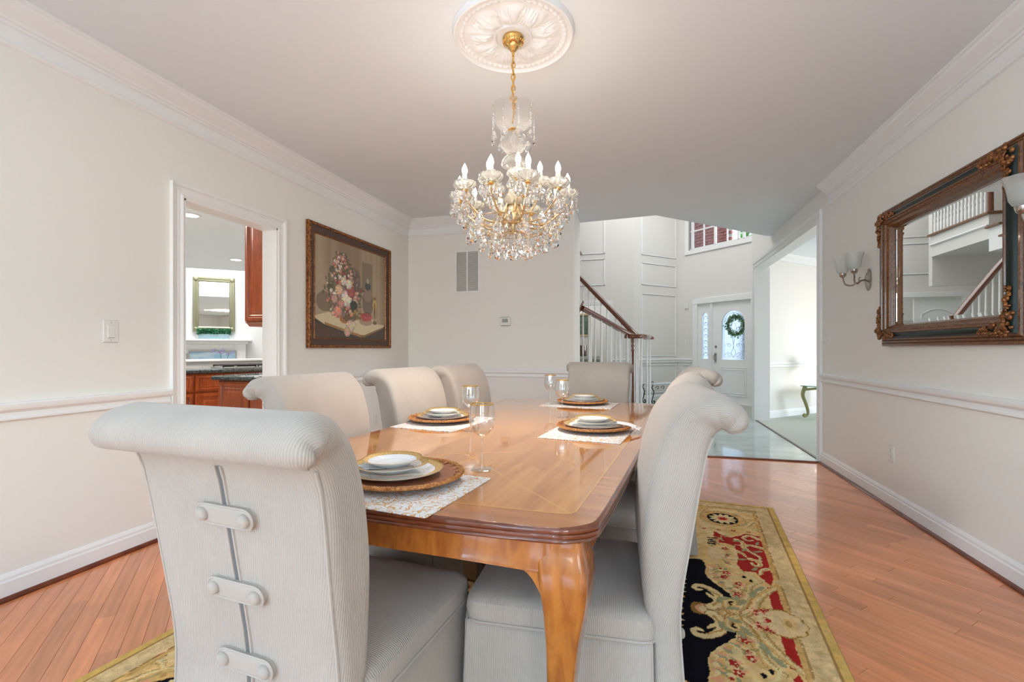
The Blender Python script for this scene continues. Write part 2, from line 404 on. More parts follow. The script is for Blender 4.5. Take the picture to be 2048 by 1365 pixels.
def plank_mesh(items):
    vs, fs, cols = [], [], []
    for _, poly, r1, r2 in items:
        n = len(poly); k = len(vs)
        cx = sum(p[0] for p in poly)/n; cy = sum(p[1] for p in poly)/n
        e = .0007
        def ins(p):
            d = math.hypot(p[0]-cx, p[1]-cy); return (p[0]-(p[0]-cx)/d*e, p[1]-(p[1]-cy)/d*e)
        vs += [(p[0], p[1], -.012) for p in poly]+[(p[0], p[1], -.0007) for p in poly]+[(*ins(p), 0) for p in poly]
        for j in range(n):
            m_ = (j+1) % n
            fs.append((k+j, k+m_, k+n+m_, k+n+j)); fs.append((k+n+j, k+n+m_, k+2*n+m_, k+2*n+j))
        fs.append(tuple(k+2*n+j for j in range(n)))
        v = .86+.26*r1
        base = srgb(234, 150, 102)
        c = (base[0]*v*(1+.06*(r2-.5)), base[1]*v, base[2]*v*(1-.10*(r2-.5)), 1)
        cols += [c]*(2*n+1)
    me = bpy.data.meshes.new('plank'); me.from_pydata(vs, [], fs); me.materials.append(M_plank)
    ca = me.color_attributes.new('Col', 'FLOAT_COLOR', 'CORNER'); arr = []
    for f, c in zip(fs, cols): arr += list(c)*len(f)
    ca.data.foreach_set('color', arr)
    return me
vis = [p for p in pl if p[0] > 60][:300]; rest = pl[len(vis):]
for it in vis: link('plank', plank_mesh([it]), floor)
o = link('planks_beyond', plank_mesh(rest), floor); o['kind'] = 'stuff'
# threshold
st = MB().sweep([(0, 0), (.05, 0), (.045, .01), (.03, .015), (.02, .015), (.005, .01)], (-.74, YT-.03, 0), (XR, YT-.03, 0), (0, 1)).build('trim_1', M_shoe); struct(st)
# marble foyer floor
fm = struct(MB().box(-4.1, 2.45, YT+.02, 11.9, -.06, -.012).build('floor', M_marbgrout))
T = .42
for i in range(-2, 42):
    for j in range(-20, 22):
        c = [(i*T, j*T), (i*T+T, j*T), (i*T+T, j*T+T), (i*T, j*T+T)]
        g = .0012
        c = [(c[0][0]+g, c[0][1]+g), (c[1][0]-g, c[1][1]+g), (c[2][0]-g, c[2][1]-g), (c[3][0]+g, c[3][1]-g)]
        poly = [(s*q-u*q, s*q+u*q) for s, u in c]
        for a, b, cc in ((-1, 0, .74), (1, 0, 1.76), (0, -1, -(YT+.02)), (q, q, 12.43*q), (-q, q, 10.84*q)):
            if poly: poly = clip(poly, a, b, cc)
        if len(poly) < 3 or parea(poly) < 1e-3: continue
        n = len(poly)
        me = bpy.data.meshes.new('tile'); me.from_pydata([(p[0], p[1], -.012) for p in poly]+[(p[0], p[1], 0) for p in poly], [],
            [tuple(n+k for k in range(n))]+[(k, (k+1) % n, n+(k+1) % n, n+k) for k in range(n)]); me.materials.append(M_marble)
        link('tile', me, fm)
struct(MB().box(1.765, 7.0, 3.0, 14, -.06, .0).build('floor', M_carpet))
struct(MB().box(1.745, 1.775, YT+.02, 8.4, -.012, .006).build('trim_2', M_espresso))
struct(MB().box(-14, -2.95, -1, 16, -.06, -.001).build('floor', wood('kitchen_floor', (.70, .67, .62, 1), (.62, .58, .52, 1), .3, .2, 3, (1, 1, 1))))
# ---- ceiling over dining + hall, 45 degree edge to the two storey foyer
cp = [(XL-.12, YF-.1), (XR+.12, YF-.1), (XR+.12, 7.46), (1.668, 7.39), (.155, 5.91), (-.76, 6.0), (XL-.12, 6.0)]
mb = MB(); mb.loft([[(x, y, H) for x, y in cp], [(x, y, H+.32) for x, y in cp]], True, True)
struct(mb.build('ceiling', M_ceil))
# ---- walls
D0, D1, DH = 2.35, 3.15, 2.105
mb = MB(); mb.box(XL-.12, XL, YF, -3.9, 0, H); mb.box(XL-.12, XL, -2.1, D0, 0, H); mb.box(XL-.12, XL, -3.9, -2.1, 0, .6); mb.box(XL-.12, XL, -3.9, -2.1, 2.5, H); mb.box(XL-.12, XL, D1, 6.0, 0, H); mb.box(XL-.12, XL, D0, D1, DH, H)
struct(mb.build('wall_left', M_wall))
# back wall with rounded corner and deep return
rr = .03; pts = [(XL, YB)]
cx, cy = -.74-rr, YB+rr
for k in range(7):
    a = R(-90+15*k); pts.append((cx+rr*math.cos(a), cy+rr*math.sin(a)))
pts += [(-.76, 6.0), (XL, 6.0)]
struct(MB().loft([[(x, y, 0) for x, y in pts], [(x, y, H) for x, y in pts]], True, True).build('wall_back', M_wall, smooth=True, angle=30))
OY0, OY1, OH = 5.53, 8.37, 2.44
mb = MB(); mb.box(XR, XR+.14, YF, -3.9, 0, H); mb.box(XR, XR+.14, -2.1, OY0, 0, H); mb.box(XR, XR+.14, -3.9, -2.1, 0, .6); mb.box(XR, XR+.14, -3.9, -2.1, 2.5, H); mb.box(XR, XR+.14, OY0, OY1, OH, H+.0); mb.box(XR, XR+.14, OY0, 8.62, H, 5.4)
struct(mb.build('wall_right', M_wall))
struct(MB().box(XR, XR+.2, OY1, 8.62, 0, H).build('wall_pilaster', M_wall))
mb = MB()      # unseen wall behind the camera; its two windows are added for daylight
xs = [XL, -2.4, -1.1, -.1, 1.2, XR]
mb.box(xs[0], xs[1], YF-.12, YF, 0, H); mb.box(xs[2], xs[3], YF-.12, YF, 0, H); mb.box(xs[4], xs[5], YF-.12, YF, 0, H)
for a, b in ((1, 2), (3, 4)): mb.box(xs[a], xs[b], YF-.12, YF, 0, .6); mb.box(xs[a], xs[b], YF-.12, YF, 2.5, H)
struct(mb.build('wall_front', M_wall))
for k, (a, b) in enumerate(((1, 2), (3, 4))):
    mb = MB(); x0, x1 = xs[a], xs[b]
    mb.box(x0-.08, x0, YF-.02, YF+.02, .52, 2.58); mb.box(x1, x1+.08, YF-.02, YF+.02, .52, 2.58); mb.box(x0-.08, x1+.08, YF-.02, YF+.03, 2.5, 2.6); mb.box(x0-.1, x1+.1, YF-.02, YF+.06, .54, .6)
    mb.box((x0+x1)/2-.02, (x0+x1)/2+.02, YF-.08, YF-.04, .6, 2.5); mb.box(x0, x1, YF-.08, YF-.04, 1.53, 1.57)
    struct(mb.build('window_%d' % (k+1), M_trim))
for k, (x, s) in enumerate(((XL, 1), (XR, -1))):  # unseen side windows, added along with the side lights
    mb = MB()
    for a, b, c, d in ((-3.98, -3.9, .52, 2.58), (-2.1, -2.02, .52, 2.58), (-3.98, -2.02, 2.5, 2.6), (-4.0, -2.0, .54, .6), (-3.02, -2.98, .6, 2.5), (-3.9, -2.1, 1.53, 1.57)):
        mb.box(x-s*.02-(s*.08 if c == .6 or c == 1.53 else 0), x+s*.02-(s*.08 if c == .6 or c == 1.53 else 0), a, b, c, d)
    struct(mb.build('window_%d' % (k+4), M_trim))
# ---- mouldings
CROWN = [(0, 0), (.10, 0), (.10, -.012), (.088, -.018), (.084, -.03), (.066, -.048), (.044, -.066), (.03, -.078), (.026, -.09), (.016, -.094), (.014, -.106), (.004, -.110),
         (.004, -.176), (.012, -.180), (.018, -.188), (.014, -.198), (.006, -.204), (0, -.206)]
RAIL = [(0, 0), (.012, 0), (.020, .006), (.020, .014), (.012, .020), (.011, .038), (.018, .044), (.030, .052), (.034, .062), (.034, .078), (.026, .084), (0, .086)]
BASE = [(0, 0), (.018, 0), (.018, .085), (.012, .092), (.012, .104), (.008, .112), (.004, .120), (0, .122)]
SHOE = [(0, 0), (.034, 0), (.034, .006), (.030, .014), (.024, .019), (.018, .021), (0, .021)]
def mould(name, mt, *segs, smooth=True):
    mb = MB()
    for prof, p0, p1, nrm in segs: mb.sweep(prof, p0, p1, nrm)
    return struct(mb.build(name, mt, smooth=smooth, angle=25))
mould('trim_3', M_trim, (CROWN, (XL, YF, H), (XL, YB, H), (1, 0)))
mould('trim_4', M_trim, (CROWN, (XL, YB, H), (-1.02, YB, H), (0, -1)))
mould('trim_5', M_trim, (CROWN, (XR, YF, H), (XR, 5.26, H), (-1, 0)))
mould('trim_6', M_trim, (RAIL, (XL, YF, .818), (XL, D0-.09, .818), (1, 0)), (RAIL, (XL, D1+.09, .818), (XL, YB, .818), (1, 0)))
mould('trim_7', M_trim, (RAIL, (XL, YB, .818), (-.79, YB, .818), (0, -1)))
mould('trim_8', M_trim, (RAIL, (XR, YF, .818), (XR, OY0-.1, .818), (-1, 0)))
mould('baseboard_left', M_trim, (BASE, (XL, YF, 0), (XL, D0-.09, 0), (1, 0)), (BASE, (XL, D1+.09, 0), (XL, YB, 0), (1, 0)))
mould('baseboard_back', M_trim, (BASE, (XL, YB, 0), (-.77, YB, 0), (0, -1)))
mould('baseboard_right', M_trim, (BASE, (XR, YF, 0), (XR, OY0-.1, 0), (-1, 0)))
mould('trim_9', M_shoe, (SHOE, (XL, YF, 0), (XL, D0-.09, 0), (1, 0)), (SHOE, (XL, D1+.09, 0), (XL, YB, 0), (1, 0)), (SHOE, (XL, YB, 0), (-.75, YB, 0), (0, -1)), (SHOE, (XR, YF, 0), (XR, YT, 0), (-1, 0)))
def casing(name, x, nx, y0, y1, zt, w_=.085, both=True, foot=0):
    """fluted casing round an opening in the plane X=x"""
    prof = [(0, 0), (0, .014), (.010, .020), (.020, .014), (.024, .008), (.034, .012), (.044, .008), (.054, .013), (.062, .010), (.070, .022), (w_, .026), (w_, 0)]
    mb = MB()
    def vert(yin, sgn):
        for_r = []
        for z in (foot, zt):
            for_r.append([(x+nx*b, yin+sgn*a, z+(a if z == zt else 0)) for a, b in prof])
        mb.loft(for_r, True, True)
    vert(y0, -1); vert(y1, 1)
    r_ = []
    for yy, sg in ((y0, -1), (y1, 1)):
        r_.append([(x+nx*b, yy+sg*a, zt+a) for a, b in prof])
    mb.loft(r_, True, True)
    return struct(mb.build(name, M_trim))
casing('trim_10', XL, 1, D0, D1, DH)
mb = MB(); mb.box(XL-.125, XL+.012, D0-.001, D0+.012, 0, DH); mb.box(XL-.125, XL+.012, D1-.012, D1+.001, 0, DH); mb.box(XL-.125, XL+.012, D0, D1, DH-.012, DH+.001)
struct(mb.build('trim_11', M_trim))
casing('trim_12', XR, -1, OY0, OY1, OH, w_=.11)
mb = MB(); mb.box(XR-.012, XR+.15, OY0-.001, OY0+.015, 0, OH); mb.box(XR-.012, XR+.21, OY1-.015, OY1+.001, 0, OH); mb.box(XR-.012, XR+.15, OY0, OY1, OH-.015, OH+.001)
struct(mb.build('trim_13', M_trim))
# ---- foyer shell
def wallseg(name, p, q_, z0, z1, th, mt, holes=(), out=1):
    """wall in the line p-q, thickness to the left of p->q (out=1); holes (s0,s1,z0,z1) along it"""
    p = Vector(p); q_ = Vector(q_); L = (q_-p).length; ang = math.atan2(q_.y-p.y, q_.x-p.x)
    M_ = Matrix.Translation((p.x, p.y, 0)) @ Matrix.Rotation(ang, 4, 'Z')
    mb = MB(); y0, y1 = (0, th*out)
    cuts = sorted(set([0, L]+[h[0] for h in holes]+[h[1] for h in holes]))
    for a, b in zip(cuts[:-1], cuts[1:]):
        hs = sorted([(h[2], h[3]) for h in holes if h[0] <= a+1e-6 and h[1] >= b-1e-6])
        z = z0
        for h0, h1 in hs:
            if h0 > z: mb.box(a, b, y0, y1, z, h0)
            z = h1
        if z < z1: mb.box(a, b, y0, y1, z, z1)
    mb.xf(M_)
    return struct(mb.build(name, mt)), M_
XW = 10.66
A_, B_, C_ = (-.179, XW), (.793, 11.63), (2.60, 9.823)
wx, Mx = wallseg('wall_far', (-4.0, XW), A_, 0, 5.4, .12, M_foy, holes=[(1.72, 3.29, 0, 2.12)])
wp, Mp = wallseg('wall_panelled', A_, B_, 0, 5.4, .12, M_foy)
# entry wall: param s from B_ to C_; door right edge at (2.085,10.34)
ln = math.hypot(C_[0]-B_[0], C_[1]-B_[1]); s_r = math.hypot(2.085-.793, 10.34-11.63)
DW0 = s_r-1.31; DW1 = s_r+.02                 # opening for sidelight + door
we, Me_ = wallseg('wall_entry', B_, C_, 0, 5.4, .12, M_foy, holes=[(DW0, DW1, 0, 2.17), (.30, 2.3, 3.36, 4.9)])
struct(MB().box(-4.12, -4.0, 6.0, XW+.1, 0, 5.4).build('wall_stair', M_foy))
struct(MB().box(-4.1, -.76, 5.9, 6.0, H+.32, 5.4).build('wall_gallery', M_foy))
wallseg('wall_foyer_side', (1.88, 8.62), (2.36, 10.15), 0, 5.4, .1, M_foy, out=-1)
mb = MB(); mb.box(-4.1, 2.8, 5.9, 12.0, 5.4, 5.5); struct(mb.build('ceiling', M_ceil))
# second storey edges above the dining ceiling so that the foyer is closed
mb = MB()
for a, b in (((XR+.1, 7.46), (.155, 5.91)), ((.155, 5.91), (-.76, 6.0))):
    wallseg('wall_upper', b, a, H+.32, 5.4, .08, M_foy, out=-1)
# panel mouldings on the foyer walls
PM = [(0, 0), (.012, 0), (.016, .008), (.010, .016), (.006, .022), (0, .026)]
def rect_mould(parent, Mx_, s0, s1, z0, z1, name='panel_moulding'):
    mb = MB(); w_ = .028; d = .014
    for (a, b, c, e) in ((s0, s1, z0, z0+w_), (s0, s1, z1-w_, z1), (s0, s0+w_, z0, z1), (s1-w_, s1, z0, z1)):
        mb.bbox(a, b, -d, .002, c, e, .008)
    mb.xf(Mx_); return mb.build(name, M_trim, parent)
for z0, z1 in ((.16, .80), (.98, 2.38), (2.56, 3.06), (3.22, 4.2)): rect_mould(wp, Mp, .22, 1.30, z0, z1)
for z0, z1 in ((2.55, 3.15), (3.25, 4.2)):
    rect_mould(wx, Mx, 1.6, 3.2, z0, z1)
rect_mould(we, Me_, .10, DW0-.16, .16, .80)
def wall_line(parent, Mx_, s0, s1, prof, z, mt=M_trim, name='moulding'):
    mb = MB(); mb.sweep(prof, (s0, 0, z), (s1, 0, z), (0, -1)); mb.xf(Mx_); return mb.build(name, mt, parent)
for par, M__, s0, s1 in ((wp, Mp, 0, 1.374), (we, Me_, 0, DW0-.09), (wx, Mx, 3.38, 3.82)):
    wall_line(par, M__, s0, s1, RAIL, .84, name='chair_rail'); wall_line(par, M__, s0, s1, BASE, 0, name='baseboard')
# ---- doors in far wall (study): casing, one closed leaf
def frame_open(parent, Mx_, s0, s1, zt, w_=.09, name='casing', d=.02):
    mb = MB(); mb.bbox(s0-w_, s0, -d, .0, 0, zt+w_); mb.bbox(s1, s1+w_, -d, 0, 0, zt+w_); mb.bbox(s0-w_, s1+w_, -d-.004, 0, zt, zt+w_)
    mb.xf(Mx_); return mb.build(name, M_trim, parent)
frame_open(wx, Mx, 1.72, 3.29, 2.12)
d2 = struct(empty('door_2', (-4.0, XW, 0)))
mb = MB(); mb.bbox(1.74, 2.48, .04, .08, .01, 2.1, .003); mb.build('leaf', M_trim, d2)
for z0, z1 in ((.15, .85), (1.0, 1.95)):
    mb = MB()
    if z1 > 1.5:
        pts = [(1.86, 0, z0), (2.36, 0, z0), (2.36, 0, 1.82)]
        for k in range(9):
            t = k/8; pts.append((2.36-.5*t, 0, 1.80+.10*math.sin(math.pi*t)))
        mb.tube([(x, .036, z) for x, y, z in pts], .012, 6, closed=True)
    else: mb.tube([(1.86, .036, z0), (2.36, .036, z0), (2.36, .036, z1), (1.86, .036, z1)], .012, 6, closed=True)
    mb.build('panel_moulding', M_trim, d2)
# study beyond
mb = MB(); mb.box(-4.0, -.3, 14.2, 14.3, 0, 2.7); mb.box(-4.0, -.3, 10.78, 14.3, 2.7, 2.8); mb.box(-4.1, -4.0, 10.78, 14.3, 0, 2.7); mb.box(-.3, -.2, 10.9, 14.3, 0, 2.7)
struct(mb.build('wall_study', M_white))
struct(MB().box(-4, -.3, 10.78, 14.3, -.05, .0).build('floor', M_sofa))
t = thing('armchair', 'sage green armchair in the study seen between the stair balusters', 'armchair', (-1.42, 12.4, 0), R(8))
MB().bbox(-.42, .42, -.4, .4, .12, .46, .06).build('seat', M_sofa, t, True); MB().bbox(-.42, .42, .22, .42, .4, .95, .08).build('backrest', M_sofa, t, True)
for sx in (-1, 1): MB().bbox(sx*.42, sx*.56, -.4, .42, .12, .64, .05).build('armrest', M_sofa, t, True)
for sx in (-1, 1):
    for sy in (-1, 1): MB().lathe([(.03, .12), (.02, 0)], 8, (sx*.42, sy*.33, 0), cap=True).build('leg', M_espresso, t)
t = thing('bookcase', 'dark wood cabinet against the study back wall behind the staircase', 'cabinet', (-1.95, 13.95, 0))
MB().bbox(-.35, .35, -.2, .2, 0, 1.25, .01).build('body', M_espresso, t)
for k in (-1, 1): MB().bbox(.02 if k > 0 else -.33, .33 if k > 0 else -.02, -.22, -.2, .05, 1.2, .01).build('door', M_espresso, t)
t = thing('framed_picture', 'dark green landscape picture in gold frame, seen in the mirror', 'picture', (-2.0, 14.17, 1.85))
mb = MB()
for a in ((-.5, .5, -.34, -.28), (-.5, .5, .28, .34), (-.5, -.44, -.34, .34), (.44, .5, -.34, .34)): mb.bbox(a[0], a[1], -.02, .02, a[2], a[3], .008)
mb.build('frame', M_gold, t); MB().box(-.45, .45, -.002, .01, -.29, .29).build('canvas', M_land, t)

# ---- front door (door_1) in the entry wall
d1 = struct(empty('door_1', (B_[0], B_[1], 0), math.atan2(C_[1]-B_[1], C_[0]-B_[0])))
def arch(x0, x1, z0, zs, n=14):
    c = (x0+x1)/2; r = (x1-x0)/2; pts = [(x0, z0), (x1, z0)]
    for k in range(n+1):
        a = math.pi*k/n; pts.append((c+r*math.cos(a), zs+r*math.sin(a)))
    return pts
def slab_with_hole(outer, hole, y0, y1, mb):
    """outer rectangle (x0,x1,z0,z1); hole = arch points; bridge by matching counts"""
    x0, x1, z0, z1 = outer; n = len(hole); c = (sum(p[0] for p in hole)/n, sum(p[1] for p in hole)/n)
    out = []
    for hx, hz in hole:
        dx, dz = hx-c[0], hz-c[1]; t = 1e9
        if dx > 1e-6: t = min(t, (x1-c[0])/dx)
        if dx < -1e-6: t = min(t, (x0-c[0])/dx)
        if dz > 1e-6: t = min(t, (z1-c[1])/dz)
        if dz < -1e-6: t = min(t, (z0-c[1])/dz)
        out.append((c[0]+dx*t, c[1]+dz*t))
    # corner fix: snap nearest outline points to the corners
    for cx_, cz_ in ((x0, z0), (x1, z0), (x1, z1), (x0, z1)):
        k = min(range(n), key=lambda i: (out[i][0]-cx_)**2+(out[i][1]-cz_)**2); out[k] = (cx_, cz_)
    r1 = [(a, y0, b) for a, b in out]; r2 = [(a, y0, b) for a, b in hole]; r3 = [(a, y1, b) for a, b in hole]; r4 = [(a, y1, b) for a, b in out]
    mb.loft([r1, r2, r3, r4, r1])
def door_glass(parent, x0, x1, z0, zs, seed, wide):
    g = arch(x0, x1, z0, zs)
    MB().loft([[(a, .052, b) for a, b in g], [(a, .058, b) for a, b in g]], True, True).build('glass_pane', M_doorglass, parent)
    mb = MB(); mb.tube([(a, .036, b) for a, b in g], .011, 6, closed=True)
    mb.build('glass_moulding', M_trim, parent)
    mb = MB(); rr_ = random.Random(seed); c = (x0+x1)/2; w2 = (x1-x0)/2
    lead = .0035
    for off in ((.03,) if not wide else (.035, .06)):
        gg = arch(x0+off, x1-off, z0+off, zs); mb.tube([(a, .048, b) for a, b in gg], lead, 5, closed=True)
    def sc(pts): mb.tube([(a, .048, b) for a, b in [(p.x, p.y) for p in smooth_curve([(u, v, 0) for u, v in pts], 5)]], lead, 5)
    for s in (-1, 1):
        if wide:
            for zz, k in ((z0+.10, 1), (z0+.30, .8), (zs-.12, .7), (zs+.08, .6)):
                sc([(c+s*w2*.75, zz), (c+s*w2*.5, zz+.05*k), (c+s*w2*.25, zz+.02*k), (c+s*w2*.32, zz-.03*k), (c+s*w2*.5, zz+.0*k), (c+s*w2*.42, zz+.03)])
            sc([(c, z0+.05), (c+s*.05, z0+.15), (c, z0+.30), (c+s*.06, zs-.1), (c, zs+.05), (c+s*.04, zs+.12), (c, zs+w2*.8)])
        else:
            for k in range(7):
                zz = z0+.06+k*(zs-z0)/7
                sc([(c, zz), (c+s*w2*.5, zz+.03), (c+s*w2*.35, zz+.07), (c, zz+.06), (c-s*w2*.2, zz+.09)])
    mb.build('leading', M_leading, parent)
M_doorglass = mat('textured_door_glass', (.94, .98, 1), .06, trans=1, ior=1.25, bump=(45, .35, .01))
M_leading = mat('leading', (.22, .23, .24), .35, .8)
SL0, SL1 = DW0+.03, DW0+.36; DD0, DD1 = DW0+.40, DW1-.02
mb = MB(); slab_with_hole((SL0, SL1, 0, 2.14), arch(SL0+.09, SL1-.07, .93, 1.86), .03, .075, mb); mb.build('sidelight', M_trim, d1)
door_glass(d1, SL0+.09, SL1-.07, .93, 1.86, 1, False)
mb = MB(); slab_with_hole((DD0, DD1, .01, 2.14), arch(DD0+.21, DD1-.16, .92, 1.68), .03, .075, mb); mb.build('leaf', M_trim, d1)
door_glass(d1, DD0+.21, DD1-.16, .92, 1.68, 2, True)
for w_ in (0, .045):
    MB().tube([(DD0+.18+w_, .03, .18+w_), (DD1-.13-w_, .03, .18+w_), (DD1-.13-w_, .03, .76-w_), (DD0+.18+w_, .03, .76-w_)], .010, 6, closed=True).build('panel_moulding', M_trim, d1)
mb = MB(); mb.bbox(DW0-.09, DW0+.03, -.025, .09, 0, 2.26); mb.bbox(DW1-.02, DW1+.07, -.025, .09, 0, 2.26); mb.bbox(DW0-.09, DW1+.07, -.03, .09, 2.14, 2.26); mb.bbox(SL1, DD0, -.01, .08, 0, 2.14)
mb.build('frame', M_trim, d1)
MB().bbox(DW0, DW1, -.03, .1, 0, .03).build('sill', M_plastic, d1)
MB().lathe([(.03, -.012), (.03, 0), (.012, .004), (.0001, .004)], 14).xf(Matrix.Translation((DD0+.07, .03, 1.19)) @ Matrix.Rotation(R(90), 4, 'X')).build('deadbolt', M_nickel, d1, True)
mb = MB(); mb.bbox(DD0+.045, DD0+.095, .012, .03, .86, 1.06, .01); mb.tube([(DD0+.07, .03, 1.02), (DD0+.07, -.03, 1.01), (DD0+.07, -.035, .92), (DD0+.07, .02, .89)], .008, 6); mb.tube([(DD0+.07, .02, 1.04), (DD0+.07, -.02, 1.04), (DD0+.14, -.025, 1.04)], .008, 6)
mb.build('handle', M_nickel, d1, True)
# wreath outside on the door
dm = Matrix.Translation((B_[0], B_[1], 0)) @ Matrix.Rotation(math.atan2(C_[1]-B_[1], C_[0]-B_[0]), 4, 'Z')
wc = ((DD0+.21+DD1-.16)/2, .12, 1.63)
wr = tag(empty('wreath', dm @ Vector(wc), math.atan2(C_[1]-B_[1], C_[0]-B_[0])), 'round green leafy wreath hung outside the front door glass', 'wreath')
rw = random.Random(5); mb = MB()
for k in range(900):
    a = rw.random()*2*math.pi; r_ = .185+rw.gauss(0, .032); y = rw.gauss(0, .014)
    c = Vector((r_*math.cos(a), y, r_*math.sin(a))); d = Vector((rw.gauss(0, 1), rw.gauss(0, .5), rw.gauss(0, 1))).normalized()*.032; e = d.cross(Vector((rw.random(), rw.random(), rw.random()))).normalized()*.011
    mb.add([c-d, c+e, c+d, c-e], [(0, 1, 2, 3)])
o = mb.build('leaves', M_leaf2, wr); o['kind'] = 'stuff'
MB().tube([(.185*math.cos(2*math.pi*k/24), 0, .185*math.sin(2*math.pi*k/24)) for k in range(24)], .014, 6, closed=True).build('ring', M_espresso, wr)
def s_at(px, depth=0):
    d = Vector(P(px, 1.0)); an = math.atan2(C_[1]-B_[1], C_[0]-B_[0])
    e = Vector((math.cos(an), math.sin(an))); b = Vector(B_)+Vector((-e.y, e.x))*depth
    det = e.x*(-d.y)+d.x*e.y; return (-b.x*(-d.y)-d.x*b.y)/det
# ---- high foyer window and the brick wall outside
w3 = struct(empty('window_3', (B_[0], B_[1], 0), math.atan2(C_[1]-B_[1], C_[0]-B_[0])))
mb = MB(); a0, a1, b0, b1 = .30, 2.3, 3.36, 4.9
mb.bbox(a0-.09, a0, -.02, .1, b0-.09, b1+.09); mb.bbox(a1, a1+.09, -.02, .1, b0-.09, b1+.09); mb.bbox(a0-.09, a1+.09, -.03, .1, b0-.09, b0); mb.bbox(a0-.09, a1+.09, -.02, .1, b1, b1+.09)
mb.build('window_frame', M_trim, w3)
mb = MB()
for x in (.36, .95, 1.50, 1.62, 2.24): mb.bbox(x-.025, x+.025, .05, .09, b0, b1)
mb.bbox(a0, a1, .05, .09, b0, b0+.05); mb.bbox(a0, a1, .055, .085, b0+.42, b0+.45)
for x in (.66, 1.24, 1.9): mb.bbox(x-.012, x+.012, .055, .085, b0, b1)
mb.build('muntins', M_trim, w3)
MB().box(a0, a1, .066, .07, b0, b1).build('pane', M_glass, w3)
bw = struct(empty('wall_brick', (B_[0], B_[1], 0), math.atan2(C_[1]-B_[1], C_[0]-B_[0])))
b0x, b1x = s_at(1380, .5), s_at(1463, .5)
MB().box(b0x-.3, b1x-.01, .535, .75, 2.9, 5.2).build('mortar_bed', M_mortar, bw)
bm_ = MB().bbox(0, .195, 0, .06, 0, .058, .004).mesh('brick', M_brick)
for r_ in range(16):
    for c_ in range(8):
        x = b1x-.2-c_*.205+(0 if r_ % 2 else -.1)
        if x > b0x-.4: link('brick', bm_, bw, (x, .50, 3.2+r_*.068))
tr = thing('tree', 'leafy green tree beyond the high foyer window beside the brick wall', 'tree', dm @ Vector((s_at(1478, 3.2)+.2, 3.2, 0)))
mb = MB(); rt = random.Random(2)
for k in range(2600):
    v = Vector((rt.gauss(0, 1), rt.gauss(0, 1), rt.gauss(0, 1))).normalized()*rt.uniform(.5, 1.25); c = Vector((v.x, v.y, 4.6+v.z*1.5))
    d = Vector((rt.gauss(0, 1), rt.gauss(0, 1), rt.gauss(0, 1))).normalized()*.08; e = d.cross(Vector((rt.random(), rt.random(), rt.random()))).normalized()*.035
    mb.add([c-d, c+e, c+d, c-e], [(0, 1, 2, 3)])
o = mb.build('foliage', mat('tree_leaves', (.16, .42, .06), .6), tr); o['kind'] = 'stuff'
MB().tube([(0, 0, 0), (.05, 0, 2), (0, 0, 4.6)], [.14, .11, .05], 8).build('trunk', M_espresso, tr)
og = struct(MB().box(-3, 9, .2, 12, -.3, -.12).xf(dm).build('floor', mat('driveway', (.42, .42, .41), .9)))
nb = thing('neighbour_house', 'pale clapboard house front seen through the leaded front door glass', 'house', dm @ Vector((-3.0, 9.0, -.12)), eang0 := math.atan2(C_[1]-B_[1], C_[0]-B_[0]))
MB().box(-6, 6, .02, .3, 0, 6).build('wall', mat('siding_base', (.6, .62, .64), .8), nb)
cb = MB().add([(-6, -.002, 0), (6, -.002, 0), (6, .012, .17), (-6, .012, .17), (-6, .02, 0), (6, .02, 0)], [(0, 1, 2, 3), (0, 4, 5, 1)]).mesh('clapboard', mat('siding', (.74, .76, .78), .7))
for k in range(22): link('clapboard', cb, nb, (0, 0, .3+.175*k))
# ---- living room shell
wl, Ml = wallseg('wall_living', (1.95, 8.62), (5.6, 12.27), 0, H, .12, M_foy)
wall_line(wl, Ml, 0, 5, RAIL, .84, name='chair_rail'); wall_line(wl, Ml, 0, 5, BASE, 0, name='baseboard'); wall_line(wl, Ml, 0, 5, CROWN[:12], H, name='crown')
mb = MB(); mb.box(XR+.14, 7, 3.0, 3.1, 0, H); mb.box(6.9, 7, 3, 13, 0, .7); mb.box(6.9, 7, 3, 6.2, .7, H); mb.box(6.9, 7, 8.8, 13, .7, H); mb.box(6.9, 7, 6.2, 8.8, 2.5, H)
struct(mb.build('wall_living_side', M_foy))
struct(MB().loft([[(XR+.14, 3, H), (7, 3, H), (7, 13.7, H), (1.88, 8.5, H)], [(XR+.14, 3, H+.2), (7, 3, H+.2), (7, 13.7, H+.2), (1.88, 8.5, H+.2)]], True, True).build('ceiling', M_ceil))
# ---- kitchen / family room shell
fu = Vector((.75, .66)).normalized()
fp = Vector(P(425, 12.0))
wf, Mf = wallseg('wall_family', (fp.x-fu.x*4, fp.y-fu.y*4), (fp.x+fu.x*5, fp.y+fu.y*5), 0, 4.2, .15, M_white)
h0 = Vector(P(365.7, 9.5)); hu = fu
mb = MB()
e0 = h0-hu*5; e1 = h0+hu*3.2
kc = [(-2.93, -1), (-2.93, 6.0), (-4.15, 6.0), (e1.x+.6, e1.y), (e0.x, e0.y), (e0.x-1, -1)]
mb.loft([[(x, y, H) for x, y in kc], [(x, y, H+.15) for x, y in kc]], True, True); struct(mb.build('ceiling', M_ceil))
mb = MB(); mb.box(-14, -2.93, -.8, -.7, 0, 4.2); mb.box(-14.1, -14, -1, 16, 0, 4.2); mb.box(-14, -4.1, 15.8, 16, 0, 4.2); mb.box(-4.14, -4.02, 6.0, 16, 0, 4.2)
mb.box(-4.1, XL-.12, 5.9, 6.0, 0, H); struct(mb.build('wall_kitchen', M_white))
